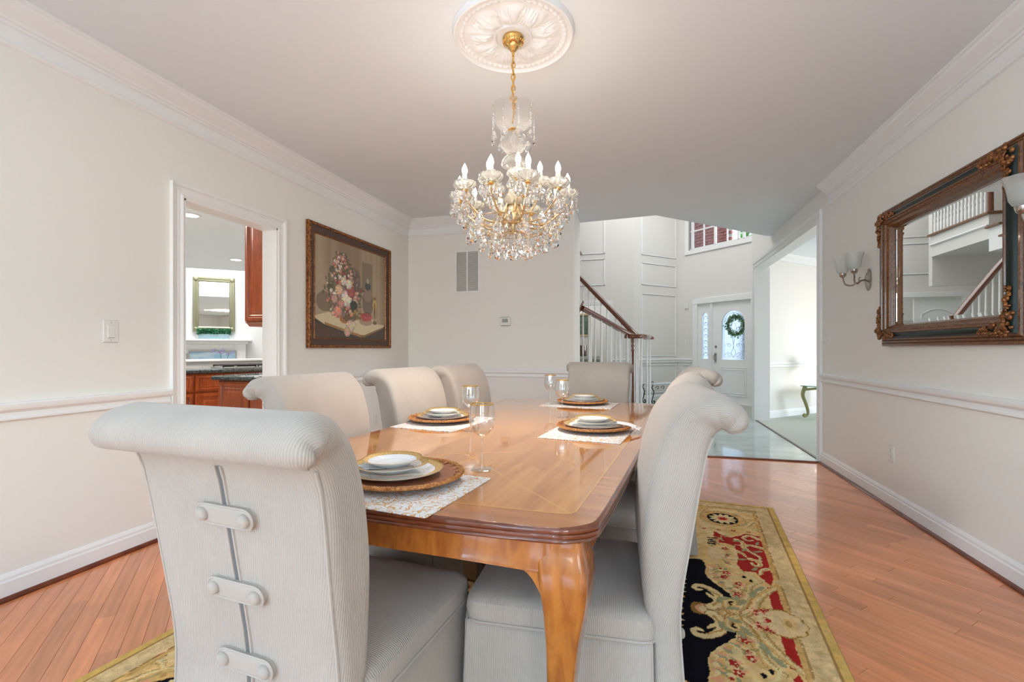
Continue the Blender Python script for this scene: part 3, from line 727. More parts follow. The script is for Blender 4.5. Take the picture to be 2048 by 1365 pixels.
struct(MB().loft([[(-14, -1, 4.2), (-4.1, -1, 4.2), (-4.1, 16, 4.2), (-14, 16, 4.2)], [(-14, -1, 4.3), (-4.1, -1, 4.3), (-4.1, 16, 4.3), (-14, 16, 4.3)]], True, True).build('ceiling', M_white))
# ================================================================== DINING CHAIR
FRONT = [(.02, .012), (.000, .25), (.000, .42), (-.014, .48), (-.020, .55), (-.022, .65), (-.017, .73), (-.006, .80), (.006, .86), (.018, .90), (.034, .945), (.055, .982), (.082, 1.012), (.112, 1.034), (.145, 1.046), (.178, 1.042), (.204, 1.026), (.221, 1.003), (.225, .982), (.216, .962), (.200, .953)]
REAR = [(.105, .012), (.088, .25), (.076, .42), (.076, .48), (.083, .55), (.098, .65), (.110, .73), (.120, .80), (.130, .86), (.137, .90), (.146, .93), (.156, .945), (.164, .952), (.167, .955), (.169, .956), (.171, .956), (.173, .956), (.175, .955), (.177, .953), (.179, .951), (.182, .950)]
HW = [.238]*5+[.240, .243, .246, .248, .249, .250, .251, .254, .262, .268, .272, .274, .274, .270, .264, .255]
def rr_ring(w, t, r, ns=6, nc=3, nt_=4):
    """rounded rect outline (x in -w..w, y in -t..t), fixed point count; returns points + perimeter coordinate"""
    r = min(r, w*.98, t*.98); pts = []
    def seg(a, b, n):
        for k in range(n): pts.append((a[0]+(b[0]-a[0])*k/n, a[1]+(b[1]-a[1])*k/n))
    def arc(cx, cy, a0, n):
        for k in range(n): a = R(a0+90*k/n); pts.append((cx+r*math.cos(a), cy+r*math.sin(a)))
    seg((-w+r, -t), (w-r, -t), ns); arc(w-r, -t+r, -90, nc); seg((w, -t+r), (w, t-r), nt_); arc(w-r, t-r, 0, nc)
    seg((w-r, t), (-w+r, t), ns); arc(-w+r, t-r, 90, nc); seg((-w, t-r), (-w, -t+r), nt_); arc(-w+r, -t+r, 180, nc)
    return pts
def zf_(z): return z if z < .45 else .45+(z-.45)*.966
def chair_back():
    mb = MB(); rings = []; uvs = []
    # resample stations smoothly
    fr = smooth_curve([(a, b, 0) for a, b in FRONT], 3); re_ = smooth_curve([(a, b, 0) for a, b in REAR], 3); hw = smooth_curve([(a, 0, 0) for a in HW], 3)
    vv = 0; pf = None
    for i, (f, r_, w_) in enumerate(zip(fr, re_, hw)):
        f = Vector((f.x, f.y)); r_ = Vector((r_.x, r_.y)); w_ = w_.x
        c = (f+r_)/2; h = (r_-f)/2; t = max(h.length, .004); d = h.normalized()
        curl = max(0, i-33)/27.0
        pts = rr_ring(w_, t, .028+.018*min(1, curl*2))
        if pf is not None: vv += (c-pf).length
        pf = c
        ring = []; uv = []; per = 0
        for k, (x, y) in enumerate(pts):
            if k: per += math.hypot(x-pts[k-1][0], y-pts[k-1][1])
            zz = c.y+d.y*y; dd = c.x+d.x*y
            bulge = 0
            if curl > 0 and abs(x) > w_*.9: bulge = .012*math.cos(y/t*math.pi/2)*(.25+.75*abs(math.sin((i-33)*.40)))*min(1, curl*5)
            ring.append((x+(bulge if x > 0 else -bulge), -dd, zf_(zz))); uv.append((per, vv))
        uv.append((per+math.hypot(pts[0][0]-pts[-1][0], pts[0][1]-pts[-1][1]), vv))
        rings.append(ring); uvs.append(uv)
    mb.loft(rings, True, True, uvs=uvs)
    return mb
def rear_b(z):
    z = z if z < .45 else .45+(z-.45)/.966
    for i in range(len(REAR)-1):
        (b0, z0), (b1, z1) = REAR[i], REAR[i+1]
        if z0 <= z <= z1: return b0+(b1-b0)*(z-z0)/(z1-z0)
    return REAR[10][0]
def rear_w(z):
    z = z if z < .45 else .45+(z-.45)/.966
    for i in range(len(REAR)-1):
        if REAR[i][1] <= z <= REAR[i+1][1]: return HW[i]+(HW[i+1]-HW[i])*(z-REAR[i][1])/(REAR[i+1][1]-REAR[i][1])
    return .25
# local frame: +y = facing direction, origin = bottom of the front of the backrest
def seat_cushion():
    mb = MB(); rings = []; uvs = []
    st_ = [(.398, .008, 0), (.402, 0, 0), (.430, -.004, 0), (.452, .0, 0), (.462, .008, 0), (.468, .022, .15), (.4715, .06, .45), (.475, .12, .8), (.4765, .19, .95)]
    for z, ins, cr in st_:
        pts = rr_ring(.245-ins, .255-ins, .045)
        rings.append([(x, .235+y, z+.008*cr) for x, y in pts]); uvs.append([(x, y) for x, y in pts]+[(pts[0][0], pts[0][1])])
    # sides: use perimeter coordinate
    per = [0]; p0 = rr_ring(.245, .255, .045)
    for k in range(1, len(p0)+1): a = p0[k-1]; b = p0[k % len(p0)]; per.append(per[-1]+math.hypot(a[0]-b[0], a[1]-b[1]))
    for i in (0, 1, 2, 3): uvs[i] = [(per[k], st_[i][0]) for k in range(len(p0)+1)]
    mb.loft(rings[:4], True, False, uvs=uvs[:4])
    k0 = len(mb.v)
    uv2 = [[(y, x) for x, y in u] for u in [[(x, y) for x, y in rr_ring(.245, .255, .045)]+[rr_ring(.245, .255, .045)[0]]]+uvs[4:]]
    mb.loft(rings[3:], False, True, uvs=uv2)
    return mb
def skirt():
    mb = MB(); W_, L0, L1 = .243, -.005, .486
    base = []
    def side(a, b, n):
        # pleat notch near both ends
        for k in range(n):
            t = k/n; base.append((a[0]+(b[0]-a[0])*t, a[1]+(b[1]-a[1])*t))
    ptn = []
    C4 = [(-W_, L0), (-W_, L1), (W_, L1), (W_, L0)]
    for i in range(3):
        a = Vector(C4[i]); b = Vector(C4[i+1]); L = (b-a).length; d = (b-a)/L; nrm = Vector((-d.y, d.x))
        cuts = [0, .004, L*.25, L*.5-.004, L*.5-.001, L*.5+.001, L*.5+.004, L*.75, L-.004] if i == 1 else [0, .012, L*.3, L*.6, L-.012]
        for s in cuts:
            dep = 0
            if i == 1 and abs(s-L*.5) < .002: dep = -.018
            ptn.append((a+d*s, nrm*dep, s))
        if i < 2:
            ptn.append((b-d*.004, nrm*0, L)); ptn.append((b-d*.002+nrm*-.014, nrm*0, L))
    ptn.append((Vector(C4[3]), Vector((0, 0)), 1))
    rings = []; uvs = []
    for z, fl in ((.404, 1.0), (.36, 1.004), (.2, 1.022), (.012, 1.04)):
        ring = []; uv = []; per = 0; pp = None
        for k, (p, off, s) in enumerate(ptn):
            x = p.x*fl+off.x; y = .235+(p.y-.235)*fl+off.y
            wv = .004*math.sin(s*30+k)*(.404-z)/.4
            if pp: per += math.hypot(x-pp[0], y-pp[1])
            pp = (x, y); ring.append((x+wv*.5, y+wv, z)); uv.append((per, z))
        uv.append((per+.01, z)); rings.append(ring); uvs.append(uv)
    mb.loft(rings, False, False, closed=False, uvs=uvs)
    return mb
def make_chair():
    c = empty('dining_chair')
    o = chair_back().build('backrest', M_fab, c, True, 50)
    seat_cushion().build('seat', M_fab, c, True, 50)
    o = skirt().build('skirt', M_fab, c, True, 40, fixn=False)
    sm = o.modifiers.new('solid', 'SOLIDIFY'); sm.thickness = .004
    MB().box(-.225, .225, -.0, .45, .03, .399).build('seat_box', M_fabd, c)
    pp = [(x*1.0, .235+y, .401) for x, y in rr_ring(.2465, .2565, .045)]
    MB().tube(pp, .0045, 6, closed=True).build('piping', M_fab, c, True)
    # rear corner piping and centre pleat
    for s in (-1, 1):
        mb = MB(); mb.tube([(s*(rear_w(z)-.012), -(rear_b(z)-.005), z) for z in [.03+.89*k/24 for k in range(25)]], .0035, 5); mb.build('seam_piping', M_fab, c, True)
    zs = [.03+.88*k/30 for k in range(31)]
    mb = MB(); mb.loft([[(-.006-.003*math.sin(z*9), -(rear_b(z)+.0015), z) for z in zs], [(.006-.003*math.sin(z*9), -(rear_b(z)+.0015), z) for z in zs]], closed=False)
    mb.build('pleat_opening', M_fabd, c)
    for s in (-1, 1):
        mb = MB(); mb.tube([(s*.008-.003*math.sin(z*9), -(rear_b(z)+.001), z) for z in zs], .003, 5); mb.build('pleat_edge', M_fab, c, True)
    for z in (.808, .648, .488, .328):
        b0 = rear_b(z); sl = (rear_b(z+.03)-rear_b(z-.03))/.06; tilt = math.atan(sl)
        M_ = Matrix.Translation((0, -(b0+.007), z)) @ Matrix.Rotation(tilt, 4, 'X') @ Matrix.Rotation(R(1), 4, 'Y')
        mb = MB(); rings = []
        for y, i_ in ((.007, 0), (-.002, 0), (-.005, .003), (-.0055, .006)):
            rings.append([(x, y, zz) for x, zz in rr_ring(.074-i_, .0205-i_, .02-i_, 6, 5, 1)])
        mb.loft(rings, True, True); mb.xf(M_)
        mb2 = MB(); mb2.tube([(x, -.003, zz) for x, zz in rr_ring(.074, .0205, .020, 6, 5, 1)], .0028, 5, closed=True).xf(M_)
        tb = mb.build('tab', M_fab, c, True, 40); mb2.build('tab_piping', M_fab, tb, True)
        for s in (-1, 1):
            mb = MB().lathe([(.0135, 0), (.0145, .003), (.013, .008), (.008, .0115), (.0001, .0125)], 14)
            mb.xf(M_ @ Matrix.Translation((s*.056, -.004, 0)) @ Matrix.Rotation(R(90), 4, 'X')); mb.build('button', M_fab, tb, True)
    return c
proto = make_chair()
RZ = .012
chairs = [
 (-.783, .885, RZ, -5, 'ribbed cream skirted chair in the foreground with its buttoned back turned to the camera'),
 (.008, 1.480, RZ, 93, 'nearest cream roll-back chair on the right side of the table, striped side showing'),
 (.062, 2.25, RZ, 86, 'middle cream chair on the right side, mostly hidden behind the nearest one'),
 (.175, 2.99, RZ, 94, 'farthest cream chair on the right side, its rolled top before the front door'),
 (-1.288, 1.785, RZ, -96, 'first cream chair on the left side of the table beside the kitchen opening'),
 (-1.215, 2.51, RZ, -100, 'second cream chair on the left side, in front of the flower painting'),
 (-1.15, 3.20, RZ, -99, 'third and farthest cream chair on the left side of the table'),
 (-.35, 3.90, RZ, 180, 'cream chair at the far head of the table in front of the staircase'),
]
for i, (x, y, z, a, lab) in enumerate(chairs):
    o = proto if i == 0 else copy_tree(proto)
    o.location = (x, y, z); o.rotation_euler = (0, 0, R(a)); tag(o, lab, 'chair', 'skirted roll-back chairs round the dining table')

# ================================================================== TABLE
TC = (-.577, 2.32); TA = R(-6); TZ = .76
table = thing('dining_table', 'long glossy inlaid wood dining table with reeded edge and cabriole legs', 'table', (TC[0], TC[1], 0), TA)
def outline(ins=0, n=3):
    w_, l1, l2, xc = .617-ins, 1.165, 1.25-ins*.6, .555
    quad = [(w_, -.6), (w_, 0), (w_, .6), (w_, l1-ins*.6), (w_-.012, l1+.045-ins*.8), (xc-ins*.6, l2), (xc-.06, l2+.012), (xc*.55, 1.285-ins), (0, 1.30-ins)]
    right = [(w_, 0)]+quad[2:]
    pts = right+[(-x, y) for x, y in right[-2::-1]]
    pts = pts+[(x, -y) for x, y in pts[-2:0:-1]][::1]
    # order: right side up, over the top to left, down mirrored
    top = right+[(-x, y) for x, y in right[-2::-1]]
    bot = [(x, -y) for x, y in top[::-1]][1:-1]
    P_ = [Vector((x, y)) for x, y in top+bot]
    for _ in range(n):
        Q = []
        for i in range(len(P_)):
            a, b = P_[i], P_[(i+1) % len(P_)]; Q += [a*.75+b*.25, a*.25+b*.75]
        P_ = Q
    return P_
prof = [(.012, .7600), (.005, .7590), (.001, .7560), (0, .7520), (.001, .7480), (.005, .7460), (.002, .7440), (.001, .7400), (.002, .7360), (.006, .7345), (.003, .7320), (.002, .7290), (.004, .7255), (.009, .7240), (.016, .7225), (.045, .7220)]
rings = [[(p.x, p.y, z) for p in outline(i)] for i, z in prof]
MB().loft(rings).build('edge_moulding', M_edge, table, True, 35)
o_out = outline(.012)
MB().add([(p.x, p.y, .7600) for p in o_out], [tuple(range(len(o_out)))]).build('crossband', M_band, table)
o_in = []
for sx, sy in ((1, 1), (-1, 1), (-1, -1), (1, -1)):
    c = [(.545, 1.135), (.535, 1.152), (.515, 1.160), (.26, 1.178), (0, 1.184)] if sx*sy > 0 else [(0, 1.184), (.26, 1.178), (.515, 1.160), (.535, 1.152), (.545, 1.135)]
    for x, y in c:
        v_ = Vector((x*sx, y*sy))
        if not o_in or (v_-o_in[-1]).length > 1e-4: o_in.append(v_)
if (o_in[0]-o_in[-1]).length < 1e-4: o_in.pop()
MB().loft([[(p.x, p.y, .7598) for p in o_in], [(p.x, p.y, .7602) for p in o_in]], False, True).build('tabletop', M_table, table)
mb = MB()
def strip(a, b, w_=.0034, z=.7602, h=.0003):
    a = Vector(a); b = Vector(b); d = (b-a).normalized(); n_ = Vector((-d.y, d.x))*w_/2
    q4 = [a+n_, a-n_, b-n_, b+n_]; mb.loft([[(p.x, p.y, z) for p in q4], [(p.x, p.y, z+h) for p in q4]], True, True)
for i in range(len(o_in)): strip(o_in[i], o_in[(i+1) % len(o_in)])
for s in (-1, 1):
    for x in (-1, 1):
        strip((x*.54, s*1.155), (0, s*.66)); strip((0, s*.66), (x*.545, s*.37), .0022)
mb.build('string_inlay', M_inlay, table)
# apron
def aoutline(ins): return [(p.x, p.y) for p in outline(ins, 2)]
rings = [[(x, y, z) for x, y in aoutline(i)] for i, z in ((.050, .722), (.050, .660), (.047, .654), (.047, .648), (.055, .644), (.075, .644), (.075, .722))]
MB().loft(rings).build('apron', M_leg, table, True, 35)
LEG = [(.722, .052, 0), (.70, .053, .001), (.66, .056, .006), (.62, .055, .011), (.57, .049, .011), (.52, .043, .006), (.46, .037, .000), (.38, .0325, -.006), (.28, .028, -.012), (.18, .024, -.014), (.11, .023, -.010), (.07, .026, -.002), (.045, .034, .008), (.03, .037, .010), (.022, .034, .008), (.014, .028, .006)]
def leg(sx, sy):
    mb = MB(); px_, py_ = sx*.527, sy*1.172; dv = Vector((sx, sy)).normalized(); rings = []
    sm = smooth_curve([(h, o_, z) for z, h, o_ in LEG], 3)
    for p in sm:
        h, o_, z = p.x, p.y, p.z
        rings.append([(px_+dv.x*o_*1.3+x, py_+dv.y*o_*1.3+y, z) for x, y in rr_ring(h, h, .012 if z > .1 else .02, 2, 3, 2)])
    mb.loft(rings, True, True)
    # shoulder brackets running into the apron
    for ax in (0, 1):
        b = MB(); pts = []
        s = -sx if ax == 0 else -sy
        N = 7; r1 = []; r2 = []
        for k in range(N+1):
            t = k/N; u = .04+.055*t; z = .644-.055*(1-t)**2.2
            r1.append((u, z)); r2.append((u, .65))
        for side in (-.036, .036):
            pass
        f = (.052 if ax == 0 else .052)
        def W_(u, v, z): return (px_+s*u, py_+sy*v, z) if ax == 0 else (px_+sx*v, py_+s*u, z)
        b.loft([[W_(u, f, z) for u, z in r2], [W_(u, f, z) for u, z in r1], [W_(u, f-.03, z) for u, z in r1], [W_(u, f-.03, z) for u, z in r2]], closed=False)
        mb.add(b.v, b.f)
    return mb.build('leg', M_leg, table, True, 50)
for sx in (-1, 1):
    for sy in (-1, 1):
        o = leg(sx, sy); o.location.z = 0
# ================================================================== RUG
def hexc(r, g, b): return np.array(srgb(r, g, b)[:3])
def build_rug():
    e1 = np.linspace(-RW, -.62, 190); xs_ = np.concatenate([e1, np.linspace(-.61, .61, 70), -e1[::-1]]); ys_ = np.linspace(-RL, RL, 600)
    U, V = np.meshgrid(xs_, ys_); u = np.abs(U); v = np.abs(V); ny, nx = U.shape
    rs = np.random.RandomState(4)
    def nz(s, a):
        out = np.zeros_like(u)
        for k in range(5):
            fx, fy = rs.uniform(.6, 1.6, 2)*s; p1, p2 = rs.uniform(0, 6.28, 2)
            out += np.sin(u*fx+p1+2*np.sin(v*fy*.7+p2))*np.sin(v*fy+p2+1.3*np.sin(u*fx*.8+p1))
        return out*a/2.5
    uj = u+nz(70, .004)+nz(260, .0022); vj = v+nz(80, .004)+nz(280, .0022)
    gold = hexc(214, 180, 108); cream = hexc(238, 206, 146); tan = hexc(190, 148, 82); olive = hexc(164, 146, 88); red = hexc(168, 42, 36); black = hexc(13, 12, 20); sage = hexc(158, 156, 112); pink = hexc(226, 166, 122); brown = hexc(146, 108, 54); beige = hexc(220, 196, 142)
    C = np.empty(u.shape+(3,)); C[:] = cream+(gold-cream)*np.clip(.5+nz(22, .5)+nz(60, .3), 0, 1)[..., None]
    def put(m, c, a=1.0): C[m] = C[m]*(1-a)+c*a
    def box_(x0, x1, y0, y1): return (uj > x0) & (uj < x1) & (vj > y0) & (vj < y1)
    def poly(pts, c, a=1.0):
        ins = np.zeros(u.shape, bool); n = len(pts)
        for i in range(n):
            x0, y0 = pts[i]; x1, y1 = pts[(i+1) % n]
            if y0 != y1: ins ^= ((y0 > vj) != (y1 > vj)) & (uj < (x1-x0)*(vj-y0)/(y1-y0)+x0)
        put(ins, c, a)
    def stroke(pts, w0, w1, c, a=1.0, n=7):
        cur = smooth_curve([(x, y, 0) for x, y in pts], n); N = len(cur); m = np.zeros(u.shape, bool)
        for i, p in enumerate(cur):
            r_ = w0+(w1-w0)*i/(N-1); m |= (uj-p.x)**2+(vj-p.y)**2 < r_*r_
        put(m, c, a)
    def ell(cx, cy, rx, ry, c, rot=0, a=1.0):
        dx, dy = uj-cx, vj-cy; q1 = dx*math.cos(rot)+dy*math.sin(rot); q2 = -dx*math.sin(rot)+dy*math.cos(rot)
        put((q1/rx)**2+(q2/ry)**2 < 1, c, a)
    def flower(cx, cy, r_, c, pet=5, c2=None, ph=0):
        dx, dy = uj-cx, vj-cy; rad = np.hypot(dx, dy); an = np.arctan2(dy, dx)+ph
        put(rad < r_*(.50+.50*np.abs(np.cos(an*pet/2))), c)
        if c2 is not None: put(rad < r_*.28, c2)
    def leafy(pts, w0, w1):
        stroke(pts, w0*1.25, w1*1.25, brown, .8); stroke(pts, w0*1.08, w1*1.08, tan); stroke([(x-.003, y+.002) for x, y in pts], w0*.86, w1*.86, gold); stroke([(x+.002, y-.004) for x, y in pts], w0*.6, w1*.6, cream); stroke([(x+.006, y-.008) for x, y in pts], w0*.25, w1*.25, olive, .8)
    # red panel behind the garlands and the red stripe at the side
    poly([(.84, .98), (.88, .93), (.93, .90), (1.02, 1.0), (1.095, .985), (1.095, .41), (1.07, .33), (1.045, .40), (1.02, .46), (.96, .45), (.935, .53), (.955, .62), (.94, .78), (.90, .80), (.86, .80), (.835, .90)], red)
    put(box_(1.052, 1.095, .095, .31), red)
    # scrolls lying on the red
    for pts in ([(1.085, .93), (1.04, .97), (1.0, .93), (1.02, .89), (1.05, .905)], [(1.08, .80), (1.03, .82), (.99, .78), (1.02, .72), (1.06, .66), (1.05, .58)], [(1.01, .62), (1.045, .60), (1.05, .55), (1.02, .54), (1.015, .57)], [(.96, .88), (.99, .85), (.985, .80), (.95, .80)], [(1.08, .52), (1.05, .49), (1.04, .44)], [(.95, .70), (.975, .68), (.99, .64)]):
        stroke(pts, .016, .007, cream); stroke([(x+.003, y-.005) for x, y in pts], .005, .003, tan)
    for x, y, r_ in ((.965, .86, .3), (.99, .74, 1.0), (1.06, .74, .6), (1.02, .50, .9), (.97, .60, .2), (1.07, .86, 1.3)): ell(x, y, .026, .010, sage, r_)
    # black centre with scalloped outline
    rb = .86+.035*np.cos(v*16-1.9)-.62*np.clip(v-.20, 0, 1)**1.35
    m = (uj < rb) & (vj < .52-.25*np.clip(.75-uj, 0, 1)); put(m, black)
    for k in range(40):                                                  # outline flowers
        t = k/39*.46; x = .86+.035*math.cos(t*16-1.9)-.62*max(0, t-.20)**1.35+.035
        if t < .10: continue
        ell(x+.006*math.sin(k*3), t, .024, .012, (sage, cream, gold, pink)[k % 4], k*.8)
    # centre rosette leaves
    for k in range(30):
        a = k*math.pi/15; flower(.60*math.cos(a), .36*math.sin(a), .06, (olive, gold)[k % 2], 3, tan, a)
    ell(0, 0, .56, .32, cream); ell(0, 0, .50, .28, pink)
    for k in range(14): flower(.38*math.cos(k*.9), .2*math.sin(k*.9), .08, red if k % 2 else cream, 5, gold)
    for k in range(7):
        y = .02+.045*k; stroke([(.60, y*.8), (.64, y), (.685, y+.012)], .014, .006, (olive, gold, cream)[k % 3]); 
    # cream scrolls on the black
    stroke([(.86, .0), (.80, .01), (.755, .0), (.75, .02)], .05, .03, brown); stroke([(.87, .0), (.81, .01), (.77, .0)], .052, .036, pink); stroke([(.87, .0), (.82, .0), (.785, .0)], .046, .030, cream); ell(.80, .0, .02, .018, tan)
    for w_, c in ((1.15, brown), (1.0, cream)):
        stroke([(.80, .03), (.83, .07), (.84, .12), (.825, .165), (.79, .20), (.755, .215), (.73, .195), (.74, .170), (.76, .175)], .024*w_, .009*w_, c)
        stroke([(.83, .10), (.80, .13), (.785, .15)], .016*w_, .006*w_, c)
    stroke([(.81, .05), (.835, .09), (.84, .13), (.815, .165), (.78, .19)], .007, .004, tan)
    # gold stream from centre splitting to the border
    leafy([(.86, .0), (.90, .0), (.94, .035), (.97, .09), (1.0, .17), (1.05, .26), (1.12, .36)], .030, .012)
    leafy([(.88, .03), (.925, .08), (.95, .16), (.965, .24), (.985, .31), (1.03, .36)], .024, .010)
    leafy([(.90, .02), (.875, .045), (.86, .08), (.868, .115), (.892, .12), (.905, .10), (.893, .085)], .018, .006)
    for x, y, r_, l in ((.89, .05, .5, .03), (.93, .12, 1.1, .035), (.985, .22, 1.2, .045), (.86, .13, .4, .03), (.84, .10, 1.2, .022), (1.02, .28, .9, .035), (.91, .15, 1.3, .03)): ell(x, y, l, .013, sage, r_)
    # cartouche with roses
    for r_, c in ((1.05, brown), (.99, gold), (.93, beige)):
        dx, dy = (uj-1.065)/.10, vj/.105; an = np.arctan2(dy, dx); put((np.hypot(dx, dy) < r_*(1+.045*np.cos(an*9))) & (uj > .97), c)
    ell(1.10, .01, .03, .04, gold, 0, .6); ell(1.095, .01, .012, .018, tan)
    rk = random.Random(3)
    for k in range(26):
        flower(rk.uniform(.955, 1.045), rk.uniform(-.02, .088), rk.uniform(.008, .015), (red, pink, red, cream)[k % 4], 5, cream if k % 2 else None, k)
    # garland with small roses, eyes
    for k in range(34):
        t = k/33; x = .90-.05*t+.03*math.sin(t*14); y = .17+.74*t
        flower(x, y, .010+.006*(k % 3)/2, (red, pink, gold, cream)[k % 4], 5, cream, k); ell(x+.022*math.cos(k*2.1), y+.02*math.sin(k*2.1), .017, .006, (sage, olive)[k % 2], k*.9)
    for x, y in ((.87, .35), (.92, .19), (.89, .72), (.88, .40), (1.11, 1.08), (.93, .30)): flower(x, y, .022, red, 5, cream); flower(x+.018, y-.012, .014, pink, 5)
    for x, y in ((.96, .385), (.988, .352)): ell(x, y, .009, .014, black); ell(x, y, .016, .022, cream, 0, .0)
    stroke([(.93, .42), (.96, .43), (1.0, .39), (1.02, .33)], .010, .006, cream); 
    ell(.84, .64, .05, .08, beige)
    for y in (.76, .79, .82, .85): put(box_(.80, .845, y, y+.016), black)
    # medallion
    ell(.90, 1.235, .145, .150, olive, 0, .7); ell(.90, 1.235, .135, .140, gold)
    for k in range(16): a = k*.393; flower(.90+.122*math.cos(a), 1.235+.127*math.sin(a), .014, (tan, pink)[k % 2], 5)
    ell(.90, 1.235, .100, .112, tan); ell(.90, 1.235, .096, .107, black)
    dx, dy = (uj-.90)/.084, (vj-1.235)/.094; rad = np.hypot(dx, dy); an = np.arctan2(dy, dx)
    put(rad < .62+.38*np.abs(np.cos(an*5.5)), cream); put(rad < .5*(.6+.4*np.abs(np.cos(an*4))), pink); put(rad < .34*(.5+.5*np.abs(np.cos(an*3))), red)
    for pts in ([(1.12, 1.28), (1.07, 1.22), (1.04, 1.15), (.98, 1.10), (.90, 1.09)], [(1.13, 1.12), (1.08, 1.10), (1.03, 1.12)], [(.75, 1.30), (.80, 1.42), (.92, 1.47)]): leafy(pts, .018, .008)
    for k in range(20): flower(1.04+.10*rk.random(), 1.44+.09*rk.random(), rk.uniform(.010, .018), (red, pink, cream)[k % 3], 5, None, k); 
    for k in range(14): ell(.98+.17*rk.random(), 1.42+.10*rk.random(), .020, .008, sage, k)
    for k in range(16): flower(.70+.028*k, 1.02+.015*math.sin(k*1.7), .015, (red, pink, gold)[k % 3], 5, cream, k)
    # borders
    mot = np.clip(.5+nz(45, .6)+nz(110, .4), 0, 1)[..., None]; vein = np.abs(nz(38, 1.0))[..., None] < .10
    eu = np.minimum(RW-u, RL-v); cart = (np.hypot((uj-1.065)/.10, vj/.105) < 1.05)
    sw = np.exp(-((v-.38)/.03)**2)*.03
    m = (eu > .130) & (eu < .150) & ~cart; C[m] = (tan*(1-mot)+gold*mot)[m]
    m = (eu > .118) & (eu < .132) & ~cart & (mot[..., 0] > .25); put(m, brown, .75)
    m = (eu > .040) & (eu < .120+sw) & ~cart; C[m] = (beige*(1-mot*.5)+hexc(184, 164, 104)*mot*.5)[m]; put(m & vein[..., 0], tan, .35)
    put((eu > .032) & (eu < .041), brown, .85)
    m = eu < .032; C[m] = (hexc(206, 172, 92)*(1-mot*.4)+hexc(222, 192, 118)*mot*.4)[m]
    C *= np.array([1.34, 1.24, 1.32])*(1+.05*rs.randn(*u.shape))[..., None]; C = np.clip(C, 0, 1)
    verts = np.stack([U, V, np.full_like(U, .011)], -1).reshape(-1, 3)
    I = np.arange(nx*ny).reshape(ny, nx); f = np.stack([I[:-1, :-1], I[:-1, 1:], I[1:, 1:], I[1:, :-1]], -1).reshape(-1, 4)
    me = bpy.data.meshes.new('pile'); me.from_pydata(verts.tolist(), [], f.tolist()); me.materials.append(M_rugm)
    ca = me.color_attributes.new('Col', 'FLOAT_COLOR', 'POINT'); ca.data.foreach_set('color', np.concatenate([C.reshape(-1, 3), np.ones((nx*ny, 1))], 1).ravel())
    return me
rug = thing('area_rug', 'gold floral wool rug with black centre and red panels under the table', 'rug', (RUGC[0], RUGC[1], 0), RUGA)
link('pile', build_rug(), rug)
MB().loft([[(-RW-.004, -RL-.004, .001), (RW+.004, -RL-.004, .001), (RW+.004, RL+.004, .001), (-RW-.004, RL+.004, .001)], [(-RW-.004, -RL-.004, .007), (RW+.004, -RL-.004, .007), (RW+.004, RL+.004, .007), (-RW-.004, RL+.004, .007)], [(-RW, -RL, .0109), (RW, -RL, .0109), (RW, RL, .0109), (-RW, RL, .0109)]], True, True).build('binding', M_rugside, rug)

# ================================================================== TABLE SETTING
TZ2 = .7607
def mk_mat():
    mb = MB(); w_, l_ = .245, .18; n = 10; top = []
    def zf(x, y): return .002+.0006*math.sin(x*30)*math.sin(y*41)
    for k, z in ((0, 0), (1, 1)): pass
    P_ = rr_ring(w_, l_, .008, 8, 2, 6); P2 = rr_ring(w_-.002, l_-.002, .007, 8, 2, 6)
    mb.loft([[(x, y, 0) for x, y in P_], [(x, y, .0018) for x, y in P_], [(x, y, .003) for x, y in P2]], True, True)
    return mb
def mk_hem():
    return MB().tube([(x, y, .0030) for x, y in rr_ring(.232, .167, .006, 8, 2, 6)], .0012, 4, closed=True)
def mk_charger(parent):
    MB().lathe([(.0001, .012), (.10, .012), (.125, .013), (.165, .021), (.168, .017), (.125, .006), (.105, .002), (.0001, .002)], 48).build('tray', M_wickerd, parent, True, 50)
    tor = []
    mb = MB(); N = 120
    mb.tube([((.170+.0*(k % 2))*math.cos(2*math.pi*k/N), .170*math.sin(2*math.pi*k/N), .0215) for k in range(N)], .0058, 8, closed=True)
    for k in range(150):
        a = 2*math.pi*k/150; mb.tube([(r_*math.cos(a+d_), r_*math.sin(a+d_), z) for r_, z, d_ in ((.163, .0215, -.01), (.168, .028, 0), (.175, .026, .012), (.1765, .020, .02))], .0011, 4)
    mb.build('woven_rim', M_wicker, parent, True)
    mb = MB()
    for k in range(26):
        a = 2*math.pi*k/26; mb.tube([(r_*math.cos(a+d_), r_*math.sin(a+d_), z) for r_, z, d_ in ((.166, .024, -.02), (.158, .024, -.012), (.150, .0195, 0), (.158, .024, .012), (.166, .024, .02))], .0016, 5)
    mb.build('rim_loops', M_wicker, parent, True)
    MB().lathe([(.088, 0), (.095, 0), (.098, .006), (.085, .006), (.088, 0)], 40).build('foot', M_wickerd, parent, True)
def mk_plate(parent, r_, z0=0):
    k = r_/.137
    MB().lathe([(.0001, .0035), (.080*k, .0035), (.088*k, .006), (.100*k, .0105), (.1345*k, .0185), (.137*k, .0195), (.1365*k, .0178), (.103*k, .008), (.086*k, .0015), (.082*k, .0), (.0001, .0)], 56).build('body', M_china, parent, True, 60)
    MB().lathe([(.112*k, .01325+.0004), (.134*k, .0189)], 56).build('gold_band', M_goldtex, parent, True)
    MB().lathe([(.133*k, .0189), (.137*k, .0200), (.1373*k, .0194)], 56).build('gold_edge', M_goldrim, parent, True)
    MB().lathe([(.0795*k, .0039), (.0805*k, .0039)], 56).build('gold_line', M_goldrim, parent, True)
